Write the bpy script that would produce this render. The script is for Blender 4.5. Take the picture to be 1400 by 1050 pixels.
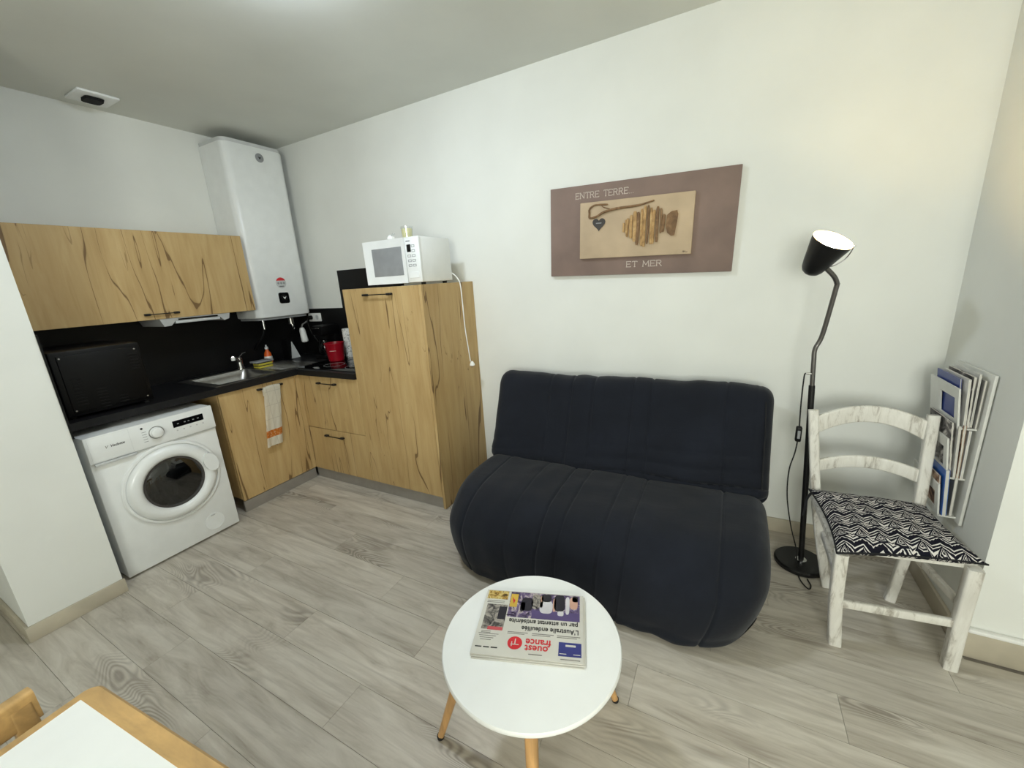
import bpy, bmesh, math, random
from mathutils import Vector, Matrix, noise
random.seed(7)
PI = math.pi
for o in list(bpy.data.objects):
    bpy.data.objects.remove(o)
sc = bpy.context.scene
C = sc.collection

# ------------------------------------------------------------------ camera
def camera():
    yaw, pitch, roll = 0.50038, 0.25497, -0.06247
    fw = Vector((-math.sin(yaw)*math.cos(pitch), math.cos(yaw)*math.cos(pitch), -math.sin(pitch)))
    r = Vector((math.cos(yaw), math.sin(yaw), 0)); u = r.cross(fw)
    r2 = math.cos(roll)*r + math.sin(roll)*u
    u2 = -math.sin(roll)*r + math.cos(roll)*u
    cd = bpy.data.cameras.new('camera'); co = bpy.data.objects.new('camera', cd); C.objects.link(co)
    m = Matrix((( r2.x, u2.x, -fw.x, 3.6206), (r2.y, u2.y, -fw.y, -2.4951), (r2.z, u2.z, -fw.z, 1.5080), (0, 0, 0, 1)))
    co.matrix_world = m
    cd.sensor_fit = 'HORIZONTAL'; cd.sensor_width = 36.0; cd.lens = 551.587/1400*36.0
    cd.clip_start = 0.02; cd.clip_end = 100
    sc.camera = co
camera()

# ------------------------------------------------------------------ world, light, exposure
LAMP_L = 165.0          # ceiling globe radiance
BULB_L = 195.0          # floor lamp bulb radiance
WINDOW_W = 120.0         # area lamp at the rear window: daylight boosted and warmed as room fill
w = bpy.data.worlds.new('world'); sc.world = w; w.use_nodes = True
bg = w.node_tree.nodes['Background']; bg.inputs[0].default_value = (0.85, 0.93, 1.0, 1); bg.inputs[1].default_value = 1.0
ld = bpy.data.lights.new('window_fill', 'AREA'); ld.shape = 'RECTANGLE'; ld.size = 1.5; ld.size_y = 1.3
ld.energy = WINDOW_W; ld.color = (1.0, 0.985, 0.87)
lo = bpy.data.objects.new('window_fill', ld); C.objects.link(lo)
lo.location = (4.1, -4.68, 1.55); lo.rotation_euler = (math.radians(90), 0, 0)
sc.view_settings.view_transform = 'Standard'; sc.view_settings.look = 'None'
sc.view_settings.gamma = 1.0; sc.view_settings.use_curve_mapping = False
sc.view_settings.exposure = 0.0

# ------------------------------------------------------------------ materials
def lin(c):
    f = lambda v: (v/255)/12.92 if v/255 <= 0.04045 else ((v/255+0.055)/1.055)**2.4
    return (f(c[0]), f(c[1]), f(c[2]), 1)

class NT:
    """small node helper"""
    def __init__(s, name):
        s.m = bpy.data.materials.new(name); s.m.use_nodes = True
        s.t = s.m.node_tree; s.b = s.t.nodes['Principled BSDF']
    def n(s, typ, **kw):
        d = s.t.nodes.new(typ)
        for k, v in kw.items():
            if k.startswith('i_'):
                key = k[2:]
                d.inputs[int(key) if key.isdigit() else key].default_value = v
            else: setattr(d, k, v)
        return d
    def l(s, a, b): s.t.links.new(a, b)
    def math(s, op, a, b=None, c=None, clamp=False):
        d = s.t.nodes.new('ShaderNodeMath'); d.operation = op; d.use_clamp = clamp
        for i, v in enumerate((a, b, c)):
            if v is None: continue
            if isinstance(v, (int, float)): d.inputs[i].default_value = v
            else: s.l(v, d.inputs[i])
        return d.outputs[0]
    def coords(s, scale=(1, 1, 1), rnd=0.0):
        tc = s.n('ShaderNodeTexCoord'); out = tc.outputs['Object']
        if rnd:
            oi = s.n('ShaderNodeObjectInfo')
            v = s.n('ShaderNodeVectorMath', operation='MULTIPLY_ADD'); s.l(oi.outputs['Random'], v.inputs[0])
            v.inputs[1].default_value = (rnd, rnd*.7, rnd*1.3); s.l(out, v.inputs[2]); out = v.outputs[0]
        mp = s.n('ShaderNodeMapping'); mp.inputs['Scale'].default_value = scale; s.l(out, mp.inputs[0])
        return mp.outputs[0]
    def noise(s, vec, scale=5, detail=3, rough=.5, dist=0):
        d = s.n('ShaderNodeTexNoise'); d.inputs['Scale'].default_value = scale; d.inputs['Detail'].default_value = detail
        d.inputs['Roughness'].default_value = rough; d.inputs['Distortion'].default_value = dist
        if vec is not None: s.l(vec, d.inputs['Vector'])
        return d.outputs['Fac']
    def ramp(s, fac, stops):
        d = s.n('ShaderNodeValToRGB'); e = d.color_ramp.elements
        while len(e) > 1: e.remove(e[-1])
        e[0].position = stops[0][0]; e[0].color = lin(stops[0][1])
        for p, c in stops[1:]:
            x = e.new(p); x.color = lin(c)
        s.l(fac, d.inputs[0]); return d.outputs[0]
    def mix(s, fac, a, b, mode='MIX'):
        d = s.n('ShaderNodeMix', data_type='RGBA', blend_type=mode)
        for sock, v in ((d.inputs[0], fac), (d.inputs[6], a), (d.inputs[7], b)):
            if isinstance(v, (int, float)): sock.default_value = v
            elif isinstance(v, tuple): sock.default_value = lin(v) if len(v) == 3 else v
            else: s.l(v, sock)
        return d.outputs[2]
    def bump(s, h, strength=.2, dist=.01):
        d = s.n('ShaderNodeBump'); d.inputs['Strength'].default_value = strength; d.inputs['Distance'].default_value = dist
        s.l(h, d.inputs['Height']); s.l(d.outputs[0], s.b.inputs['Normal'])
    def col(s, c): s.l(c, s.b.inputs['Base Color'])

def plain(name, c, rough=.5, metal=0, var=.04, vscale=12, bump=0, spec=.5, coat=0):
    t = NT(name); b = t.b; b.inputs['Roughness'].default_value = rough; b.inputs['Metallic'].default_value = metal
    b.inputs['Specular IOR Level'].default_value = spec; b.inputs['Coat Weight'].default_value = coat
    v = t.coords()
    n = t.noise(v, vscale, 4)
    d = tuple(max(0, x*(1-var*2)) for x in c); u = tuple(min(255, x*(1+var)) for x in c)
    t.col(t.ramp(n, [(.25, d), (.75, u)]))
    if bump:
        t.bump(t.noise(v, vscale*12, 3), bump, .002)
    return t.m

def emit(name, c, k):
    t = NT(name); t.b.inputs['Base Color'].default_value = lin((240, 240, 235))
    t.b.inputs['Emission Color'].default_value = c; t.b.inputs['Emission Strength'].default_value = k
    return t.m

def oak(name):
    t = NT(name); t.b.inputs['Roughness'].default_value = .5; t.b.inputs['Specular IOR Level'].default_value = .3
    v = t.coords((1, 1, 1), 31)
    sp = t.n('ShaderNodeSeparateXYZ'); t.l(v, sp.inputs[0])
    h = t.math('ADD', sp.outputs[0], sp.outputs[1])
    def vec(kh, kz, off):
        c = t.n('ShaderNodeCombineXYZ'); t.l(t.math('MULTIPLY', h, kh), c.inputs[0]); t.l(t.math('MULTIPLY', sp.outputs[2], kz), c.inputs[2])
        c.inputs[1].default_value = off; return c.outputs[0]
    g = t.noise(vec(9, .9, 1.3), 2.2, 6, .6, .6)
    base = t.ramp(g, [(.25, (172, 142, 94)), (.5, (188, 159, 110)), (.78, (200, 173, 126))])
    blot = t.noise(vec(2.5, 1.1, 4.7), 1.6, 2)
    base = t.mix(t.math('MULTIPLY', t.math('SUBTRACT', blot, .45, clamp=True), .9), base, (146, 112, 66))
    # long drying cracks: thin contour lines of a stretched noise
    n1 = t.noise(vec(2.8, .26, 7.7), 1.5, 3, .55, .4)
    a1 = t.math('ABSOLUTE', t.math('SUBTRACT', n1, .5))
    gate = t.noise(vec(3, 1.1, 2.2), 1.4, 2)
    wid = t.math('MULTIPLY', t.math('SUBTRACT', gate, .40, clamp=True), .026)
    c1 = t.math('LESS_THAN', a1, wid)
    c1s = t.math('SUBTRACT', 1.0, t.math('DIVIDE', a1, t.math('ADD', t.math('MULTIPLY', wid, 2.4), .0005), clamp=True), clamp=True)
    n2 = t.noise(vec(6, .5, 12.1), 1.6, 3, .55, .2)
    a2 = t.math('ABSOLUTE', t.math('SUBTRACT', n2, .44))
    gate2 = t.noise(vec(4, 2.4, 9.2), 1.7, 2)
    w2 = t.math('MULTIPLY', t.math('SUBTRACT', gate2, .55, clamp=True), .045)
    c2 = t.math('LESS_THAN', a2, w2)
    base = t.mix(t.math('MULTIPLY', c1s, .5), base, (134, 104, 64))
    base = t.mix(t.math('MULTIPLY', c1, .75), base, (98, 72, 44))
    base = t.mix(t.math('MULTIPLY', c2, .5), base, (122, 94, 58))
    t.col(base); t.bump(t.math('SUBTRACT', g, t.math('MULTIPLY', c1, .6)), .12, .003)
    return t.m

def plank_mat(name):
    t = NT(name); t.b.inputs['Roughness'].default_value = .42; t.b.inputs['Specular IOR Level'].default_value = .4
    v = t.coords((1, 1, 1), 57)
    sp = t.n('ShaderNodeSeparateXYZ'); t.l(v, sp.inputs[0])
    def vec(kx, ky, off):
        c = t.n('ShaderNodeCombineXYZ'); t.l(t.math('MULTIPLY', sp.outputs[0], kx), c.inputs[0]); t.l(t.math('MULTIPLY', sp.outputs[1], ky), c.inputs[1])
        t.l(t.math('ADD', sp.outputs[2], off), c.inputs[2]); return c.outputs[0]
    g = t.noise(vec(1.2, 7.5, 0), 2.4, 6, .62, .8)
    base = t.ramp(g, [(.2, (140, 130, 118)), (.4, (178, 170, 157)), (.6, (196, 189, 177)), (.85, (212, 206, 195))])
    streak = t.noise(vec(.8, 22, 3), 2.0, 4, .6, .3)
    base = t.mix(t.math('MULTIPLY', t.math('SUBTRACT', streak, .5, clamp=True), 1.5), base, (118, 106, 94))
    # cathedral whorls: rings of a low-frequency field, only in patches
    f = t.noise(vec(1.3, 4.4, 8), 1.5, 1, .4, .5)
    ring = t.math('POWER', t.math('ABSOLUTE', t.math('SINE', t.math('MULTIPLY', f, 95))), 2.5)
    patch = t.noise(vec(1.1, 3.2, 15), 1.4, 1)
    pm = t.math('MULTIPLY', t.math('SUBTRACT', patch, .56, clamp=True), 7, clamp=True)
    base = t.mix(t.math('MULTIPLY', t.math('MULTIPLY', ring, pm), .62), base, (112, 103, 93))
    # dark knots
    kn = t.noise(vec(2.6, 7, 21), 1.7, 1)
    base = t.mix(t.math('MULTIPLY', t.math('SUBTRACT', kn, .7, clamp=True), 3, clamp=True), base, (106, 95, 84))
    oi = t.n('ShaderNodeObjectInfo')
    tone = t.math('MULTIPLY_ADD', oi.outputs['Random'], .14, .93)
    cb = t.n('ShaderNodeCombineXYZ')
    for i in range(3): t.l(tone, cb.inputs[i])
    base = t.mix(1.0, base, cb.outputs[0], 'MULTIPLY')
    t.col(base); t.bump(g, .12, .002)
    return t.m

def lightwood(name, c=(196, 152, 92)):
    t = NT(name); t.b.inputs['Roughness'].default_value = .45
    g = t.noise(t.coords((18, 18, 2), 9), 1.5, 5, .6, .5)
    d = tuple(x*.86 for x in c); u = tuple(min(255, x*1.06) for x in c)
    t.col(t.ramp(g, [(.3, d), (.7, u)])); t.bump(g, .06, .002); return t.m

def tablewood(name, c=(196, 152, 92)):
    t = NT(name); t.b.inputs['Roughness'].default_value = .4
    g = t.noise(t.coords((4, 14, 14), 9), 1.5, 5, .6, .5)
    d = tuple(x*.82 for x in c); u = tuple(min(255, x*1.06) for x in c)
    t.col(t.ramp(g, [(.3, d), (.7, u)])); t.bump(g, .06, .002); return t.m

def worn_white(name):
    t = NT(name); t.b.inputs['Roughness'].default_value = .55
    v = t.coords((16, 16, 3.5), 5)
    n = t.noise(v, 1.8, 6, .7, .6)
    m2 = t.noise(t.coords((3, 3, 3), 5), 1.6, 2)
    c = t.ramp(n, [(.24, (112, 100, 88)), (.37, (172, 166, 156)), (.48, (216, 213, 205)), (.8, (234, 232, 226))])
    c = t.mix(t.math('MULTIPLY', t.math('SUBTRACT', m2, .5, clamp=True), 1.3), c, (190, 186, 178))
    t.col(c); t.bump(n, .15, .003); return t.m

def fabric(name, c=(25, 28, 36)):
    t = NT(name); t.b.inputs['Roughness'].default_value = .9; t.b.inputs['Specular IOR Level'].default_value = .15
    t.b.inputs['Sheen Weight'].default_value = .12; t.b.inputs['Sheen Roughness'].default_value = .5
    v = t.coords()
    n = t.noise(v, 3, 5, .6)
    t.col(t.ramp(n, [(.3, tuple(x*.86 for x in c)), (.55, c), (.8, tuple(x*1.2 for x in c))]))
    wv = t.noise(v, 420, 2); f2 = t.noise(t.coords((2, 5, 5)), 3.5, 4, .6, .6)
    t.bump(t.math('ADD', t.math('MULTIPLY', wv, .25), f2), .16, .012)
    return t.m

def ikat(name):
    t = NT(name); t.b.inputs['Roughness'].default_value = .9; t.b.inputs['Specular IOR Level'].default_value = .1
    v = t.coords()
    d = t.n('ShaderNodeTexNoise'); d.inputs['Scale'].default_value = 30; t.l(v, d.inputs['Vector'])
    wob = t.math('MULTIPLY', t.math('SUBTRACT', d.outputs['Fac'], .5), .012)
    sp = t.n('ShaderNodeSeparateXYZ'); t.l(v, sp.inputs[0])
    x = t.math('ADD', sp.outputs[0], wob); y = t.math('ADD', sp.outputs[1], wob)
    P_ = .058                                              # repeat of a diamond
    u = t.math('DIVIDE', x, P_); vv = t.math('DIVIDE', y, P_*1.5)
    zig = t.math('PINGPONG', u, .5)                        # 0..0.5 triangle
    fr = t.math('FRACT', t.math('ADD', vv, t.math('MULTIPLY', zig, .55)))
    b1 = t.math('LESS_THAN', fr, .17)                      # black zigzag bands
    b2 = t.math('COMPARE', fr, .31, .05)
    b3 = t.math('COMPARE', fr, .90, .045)
    b4 = t.math('COMPARE', fr, .78, .035)
    # diamonds with an eye, between the bands
    du = t.math('ABSOLUTE', t.math('SUBTRACT', t.math('FRACT', t.math('ADD', u, .5)), .5))
    dv = t.math('ABSOLUTE', t.math('SUBTRACT', fr, .55))
    dd = t.math('ADD', du, t.math('MULTIPLY', dv, 1.3))
    ringo = t.math('COMPARE', dd, .32, .075)
    eye = t.math('LESS_THAN', dd, .08)
    ring2 = t.math('COMPARE', dd, .17, .04)
    # dotted rows
    dots = t.math('MULTIPLY', t.math('LESS_THAN', t.math('PINGPONG', t.math('MULTIPLY', u, 5), .5), .25), t.math('COMPARE', fr, .2, .03))
    fine = t.math('MULTIPLY', t.math('LESS_THAN', t.math('FRACT', t.math('ADD', t.math('MULTIPLY', vv, 7), t.math('MULTIPLY', zig, 3.85))), .42), t.math('GREATER_THAN', dd, .42))
    s_ = t.math('MAXIMUM', b1, fine)
    for q in (b2, b3, b4, ringo, eye, ring2, dots): s_ = t.math('MAXIMUM', s_, q)
    t.col(t.mix(s_, (212, 208, 204), (24, 24, 34)))
    t.bump(t.noise(v, 300, 2), .2, .003)
    return t.m

def towel_mat(name):
    t = NT(name); t.b.inputs['Roughness'].default_value = .95
    v = t.coords(); sp = t.n('ShaderNodeSeparateXYZ'); t.l(v, sp.inputs[0])
    z = sp.outputs[2]; y = sp.outputs[1]
    band = t.math('COMPARE', z, -.128, .026)
    gx = t.math('LESS_THAN', t.math('PINGPONG', t.math('ADD', y, .011), .03), .0014)
    gz = t.math('LESS_THAN', t.math('PINGPONG', t.math('ADD', z, .02), .05), .0014)
    base = t.mix(t.math('MULTIPLY', t.math('MAXIMUM', gx, gz), .45), (246, 241, 226), (190, 182, 166))
    orn = t.ramp(t.noise(v, 70, 3), [(.42, (222, 130, 48)), (.6, (236, 168, 96)), (.68, (240, 226, 205))])
    t.col(t.mix(band, base, orn)); t.bump(t.noise(v, 250, 2), .3, .003)
    return t.m

def print_mat(name, stops, scale, dist=1.5, detail=3):
    t = NT(name); t.b.inputs['Roughness'].default_value = .8
    t.col(t.ramp(t.noise(t.coords((1, 1, 1), 13), scale, detail, .6, dist), stops)); return t.m

def glassy(name, tint=(.9, .95, .95, 1), trans=.85, rough=.03):
    m = bpy.data.materials.new(name); m.use_nodes = True; t = m.node_tree; t.nodes.clear()
    o = t.nodes.new('ShaderNodeOutputMaterial'); mx = t.nodes.new('ShaderNodeMixShader')
    a = t.nodes.new('ShaderNodeBsdfTransparent'); a.inputs[0].default_value = tint
    g = t.nodes.new('ShaderNodeBsdfGlossy'); g.inputs['Roughness'].default_value = rough
    mx.inputs[0].default_value = 1-trans
    t.links.new(a.outputs[0], mx.inputs[1]); t.links.new(g.outputs[0], mx.inputs[2]); t.links.new(mx.outputs[0], o.inputs[0])
    return m

M = {}
M['wall'] = plain('wall_paint', (228, 229, 224), .75, var=.012, vscale=2.5, bump=.06, spec=.3)
M['ceil'] = plain('ceiling_paint', (224, 226, 220), .85, var=.02, vscale=1.5, bump=.04, spec=.2)
M['base'] = plain('baseboard_greige', (186, 177, 158), .5, var=.05, vscale=6)
M['oak'] = oak('golden_cracked_oak'); M['plank'] = plank_mat('grey_oak_plank'); M['sub'] = plain('plank_joint', (150, 142, 132), .9)
M['kick'] = plain('brushed_kickboard', (158, 153, 146), .4, .35, var=.03)
M['black'] = plain('black_laminate', (22, 22, 24), .45, var=.1, vscale=30, spec=.3)
M['splash'] = plain('black_splashback', (13, 13, 14), .45, var=.06, vscale=5, spec=.25)
M['blackmetal'] = plain('black_metal', (20, 20, 21), .4, .2)
M['gloss_black'] = plain('black_glass', (10, 10, 11), .06, var=.02)
M['dark_plastic'] = plain('black_plastic', (6, 6, 7), .45, var=.06, spec=.22)
M['void'] = plain('dark_recess', (8, 8, 8), .9)
M['appl'] = plain('white_enamel', (232, 234, 233), .28, var=.01, coat=.2)
M['appl_grey'] = plain('light_grey_plastic', (196, 198, 198), .4, var=.02)
M['hood'] = plain('hood_shaded_white', (178, 179, 178), .45, var=.02)  # white hood, with the shade under the cabinet mixed into its colour
M['midgrey'] = plain('mid_grey_plastic', (140, 142, 144), .45)
M['drum'] = plain('drum_steel', (48, 48, 50), .35, .5, var=.1, vscale=60)
M['steel'] = plain('stainless_steel', (176, 174, 170), .28, .95, var=.04, vscale=20)
M['chrome'] = plain('chrome', (215, 215, 215), .22, 1, var=.01)
M['pole'] = plain('gunmetal_tube', (112, 110, 108), .3, .8)
M['laminate'] = plain('white_laminate', (240, 241, 239), .35, var=.006)
M['white'] = plain('white_plastic', (236, 236, 233), .4, var=.01)
M['cream'] = plain('cream_wax', (226, 220, 170), .5)
M['red'] = plain('red_plastic', (150, 12, 30), .32, var=.05)
M['taupe'] = plain('taupe_canvas', (132, 112, 103), .8, var=.05, vscale=5, bump=.15)
M['sand'] = plain('sand_canvas', (190, 168, 140), .8, var=.04, vscale=6, bump=.15)
M['drift'] = print_mat('driftwood', [(.2, (120, 90, 55)), (.5, (176, 140, 92)), (.8, (208, 176, 128))], 26, .6)
M['drift_dark'] = print_mat('driftwood_dark', [(.2, (84, 62, 42)), (.55, (128, 98, 68)), (.8, (160, 130, 96))], 26, .6)
M['slate'] = plain('slate', (62, 58, 56), .7)
M['lettering'] = plain('pale_lettering', (206, 194, 184), .7)
M['fabric'] = fabric('navy_charcoal_cotton'); M['piping'] = plain('dark_piping', (18, 19, 23), .9)
M['beech'] = lightwood('beech_leg', (206, 160, 104)); M['honey'] = tablewood('honey_pine', (198, 160, 104))
M['worn'] = worn_white('worn_white_paint'); M['ikat'] = ikat('black_white_zigzag_print')
M['towel'] = towel_mat('checked_towel')
M['paper'] = plain('newsprint', (206, 203, 194), .85, var=.02, vscale=9)
M['ink'] = plain('black_ink', (40, 38, 38), .8); M['ink_grey'] = plain('grey_ink', (132, 128, 122), .85)
M['ink_red'] = plain('red_ink', (206, 40, 48), .8); M['ink_blue'] = plain('blue_ink', (52, 56, 124), .8)
M['rack'] = plain('pale_grey_lacquer', (214, 214, 208), .5, var=.02)
M['rubber'] = plain('rubber', (24, 24, 24), .8)
M['glass'] = glassy('clear_glass', (.97, .98, .98, 1), .9); M['pane'] = glassy('window_glass', (.97, .99, 1, 1), .93)
M['porthole'] = glassy('tinted_porthole_glass', (.30, .31, .33, 1), .91, .05)
M['globe'] = emit('opal_globe_lit', (0.80, 0.90, 1.0, 1), LAMP_L)
M['bulb'] = emit('warm_bulb_lit', (1.0, 0.71, 0.26, 1), BULB_L)
M['shade_in'] = plain('white_shade_lining', (240, 236, 226), .5)
M['dish_yellow'] = plain('yellow_sponge', (186, 172, 58), .9, bump=.4, vscale=40)
M['dish_green'] = plain('dark_scourer', (44, 48, 40), .95, bump=.4, vscale=40)
M['orange'] = plain('orange_bottle', (216, 92, 28), .3)

# ------------------------------------------------------------------ mesh helpers
FR = {}
def thing(name, label, cat, loc=(0, 0, 0), rot=(0, 0, 0), group=None, local=False):
    o = bpy.data.objects.new(name, None); C.objects.link(o); o.empty_display_size = .05
    o.location = loc; o.rotation_euler = rot; o['label'] = label; o['category'] = cat
    if group: o['group'] = group
    FR[o] = Vector((0, 0, 0)) if local else Vector(loc)
    return o

def rr(w, h, r, seg=3):
    r = min(r, w/2-1e-5, h/2-1e-5); out = []
    for cx, cy, a in ((w/2-r, h/2-r, 0), (-w/2+r, h/2-r, 90), (-w/2+r, -h/2+r, 180), (w/2-r, -h/2+r, 270)):
        for i in range(seg+1):
            t = math.radians(a+90*i/seg); out.append((cx+r*math.cos(t), cy+r*math.sin(t)))
    return out
def circ(r, n=12): return [(r*math.cos(2*PI*i/n), r*math.sin(2*PI*i/n)) for i in range(n)]

def catmull(pts, k=6):
    P = [Vector(p) for p in pts]; P = [P[0]*2-P[1]] + P + [P[-1]*2-P[-2]]; out = []
    for i in range(1, len(P)-2):
        for j in range(k):
            t = j/k; a, b, c, d = P[i-1:i+3]
            out.append(.5*((2*b)+(c-a)*t+(2*a-5*b+4*c-d)*t*t+(3*b-a-3*c+d)*t**3))
    out.append(P[-2]); return out

class MB:
    def __init__(s): s.bm = bmesh.new()
    def box(s, lo, hi, bev=0, seg=2):
        lo, hi = Vector(lo), Vector(hi)
        a = Vector(map(min, lo, hi)); b = Vector(map(max, lo, hi))
        r = bmesh.ops.create_cube(s.bm, size=1, matrix=Matrix.Translation((a+b)/2) @ Matrix.Diagonal((*(b-a), 1)))
        if bev:
            es = list({e for v in r['verts'] for e in v.link_edges})
            bmesh.ops.bevel(s.bm, geom=es, offset=min(bev, min(b-a)*.45), segments=seg, profile=.5, affect='EDGES')
        return s
    def loop_faces(s, rings, closed=True, cap=True):
        n = len(rings[0])
        for a, b in zip(rings, rings[1:]):
            for i in range(n if closed else n-1):
                j = (i+1) % n
                try: s.bm.faces.new((a[i], a[j], b[j], b[i]))
                except ValueError: pass
        if cap:
            s.bm.faces.new(rings[0][::-1]); s.bm.faces.new(rings[-1])
    def sweep(s, pts, sec, up=(0, 0, 1), scales=None, cap=True):
        pts = [Vector(p) for p in pts]; rings = []; up = Vector(up)
        for i, p in enumerate(pts):
            T = (pts[min(i+1, len(pts)-1)]-pts[max(i-1, 0)]).normalized()
            S = T.cross(up)
            if S.length < 1e-4: S = T.cross(Vector((0, 1, 0)))
            S.normalize(); N = S.cross(T)
            k = scales[i] if scales else 1
            rings.append([s.bm.verts.new(p+S*(x*k)+N*(y*k)) for x, y in sec])
        s.loop_faces(rings, True, cap); return s
    def tube(s, pts, r, n=10, scales=None): return s.sweep(pts, circ(r, n), (.31, .2, .93), scales)
    def lathe(s, prof, n=32, mat=Matrix(), cap=True):
        rings = []
        for r, z in prof:
            rings.append([s.bm.verts.new(mat @ Vector((max(r, 1e-4)*math.cos(2*PI*i/n), max(r, 1e-4)*math.sin(2*PI*i/n), z))) for i in range(n)])
        s.loop_faces(rings, True, cap); return s
    def prism(s, outline, d0, d1, mat=Matrix(), bev=0):
        """outline in local xy, extruded along local z"""
        a = [s.bm.verts.new(mat @ Vector((x, y, d0))) for x, y in outline]
        b = [s.bm.verts.new(mat @ Vector((x, y, d1))) for x, y in outline]
        s.loop_faces([a, b])
        return s
    def frame(s, x0, x1, y0, y1, wd, d0, d1, mat=Matrix(), inner_d=None):
        """rectangular frame, outer bounds, bar width wd (or 4-tuple l,r,b,t), z from d0 to d1"""
        l, r, b, t = wd if isinstance(wd, tuple) else (wd,)*4
        O = [(x0, y0), (x1, y0), (x1, y1), (x0, y1)]; I = [(x0+l, y0+b), (x1-r, y0+b), (x1-r, y1-t), (x0+l, y1-t)]
        di = d1 if inner_d is None else inner_d
        V = lambda L, z: [s.bm.verts.new(mat @ Vector((x, y, z))) for x, y in L]
        o0, o1, i1, i0 = V(O, d0), V(O, d1), V(I, di), V(I, d0)
        for A, B in ((o0, o1), (o1, i1), (i1, i0), (i0, o0)):
            for i in range(4):
                j = (i+1) % 4; s.bm.faces.new((A[i], A[j], B[j], B[i]))
        return s
    def add_mesh(s, me, mat=Matrix()):
        b2 = bmesh.new(); b2.from_mesh(me); b2.transform(mat)
        t = bpy.data.meshes.new('t'); b2.to_mesh(t); b2.free(); s.bm.from_mesh(t); bpy.data.meshes.remove(t); return s
    def xf(s, m): s.bm.transform(m); return s
    def build(s, name, mat, parent=None, smooth=38, pivot=None, label=None):
        bm = s.bm; bmesh.ops.recalc_face_normals(bm, faces=bm.faces)
        vs = [v.co for v in bm.verts]
        lo = Vector([min(v[i] for v in vs) for i in range(3)]); hi = Vector([max(v[i] for v in vs) for i in range(3)])
        pv = Vector(pivot) if pivot is not None else (lo+hi)/2
        for v in bm.verts: v.co -= pv
        me = bpy.data.meshes.new(name); bm.to_mesh(me); bm.free()
        if smooth:
            me.polygons.foreach_set('use_smooth', [True]*len(me.polygons)); me.set_sharp_from_angle(angle=math.radians(smooth))
        me.materials.append(M[mat] if isinstance(mat, str) else mat)
        o = bpy.data.objects.new(name, me); C.objects.link(o)
        if parent is not None: o.parent = parent; o.location = pv-FR[parent]
        else: o.location = pv
        FR[o] = pv
        if label: o['label'] = label
        return o

def tag(o, label, cat, group=None):
    o['label'] = label; o['category'] = cat
    if group: o['group'] = group
    return o
def struct(o, label=None, cat=None):
    o['kind'] = 'structure'
    if label: o['label'] = label
    return o

def text_mesh(body, size, align='CENTER', ext=.0004, offset=0.0, shear=0.0):
    cu = bpy.data.curves.new('t', 'FONT'); cu.body = body; cu.size = size; cu.align_x = align; cu.align_y = 'CENTER'
    cu.extrude = ext; cu.offset = offset; cu.shear = shear; cu.resolution_u = 3
    o = bpy.data.objects.new('t', cu); C.objects.link(o); bpy.context.view_layer.update()
    dg = bpy.context.evaluated_depsgraph_get(); me = bpy.data.meshes.new_from_object(o.evaluated_get(dg))
    bpy.data.objects.remove(o); return me
T = Matrix.Translation
def Rm(a, ax): return Matrix.Rotation(math.radians(a), 4, ax)
# frame matrices: local xy drawn on a face
def face_px(x):   # face looking to +x : local x -> +y, local y -> +z, local z -> +x
    return Matrix(((0, 0, 1, x), (1, 0, 0, 0), (0, 1, 0, 0), (0, 0, 0, 1)))
def face_my(y):   # face looking to -y : local x -> +x, local y -> +z, local z -> -y
    return Matrix(((1, 0, 0, 0), (0, 0, -1, y), (0, 1, 0, 0), (0, 0, 0, 1)))

# ================================================================== SETTING
H = 2.70; W = 4.50; RET = -0.616; XR = 5.30; YR = -4.60
fl = MB().box((-.1, YR-.1, -.12), (XR+.1, .1, -.006)).build('floor', 'sub', smooth=0); struct(fl, 'grey oak laminate plank floor')
PWD = .1785; PLN = 1.22; G = .0006
full = None
nrow = int(math.ceil(-YR/PWD))+1
y_off = -1.718 + PWD*10
rows = []
k = 0
yy = y_off
while yy > YR:
    rows.append((yy-PWD, yy)); yy -= PWD
ends = {-1.54: 1.937, -1.72: 2.435, -1.9: 1.52}
for ri, (y0, y1) in enumerate(rows):
    y0c, y1c = max(y0, YR), min(y1, 0)
    if y1c-y0c < .01: continue
    xm = W if (y0+y1)/2 > RET else XR
    st = (ri*0.47+random.random()*.2) % PLN
    for yk, xk in ends.items():
        if abs(y1-yk) < .05: st = xk % PLN
    xs = [0]; x = st
    while x < xm:
        if x-xs[-1] > .05: xs.append(x)
        x += PLN
    xs.append(xm)
    for a, b in zip(xs, xs[1:]):
        if b-a < .02: continue
        o = None
        whole = abs(b-a-PLN) < 1e-4 and abs(y1c-y0c-PWD) < 1e-4
        if whole and full:
            o = bpy.data.objects.new('plank', full.data); C.objects.link(o); o.parent = fl
            o.location = Vector(((a+b)/2, (y0c+y1c)/2, full.location.z+FR[fl].z))-FR[fl]
        else:
            o = MB().box((a+G, y0c+G, -.006), (b-G, y1c-G, 0)).build('plank', 'plank', fl, smooth=0)
            if whole: full = o

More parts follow.
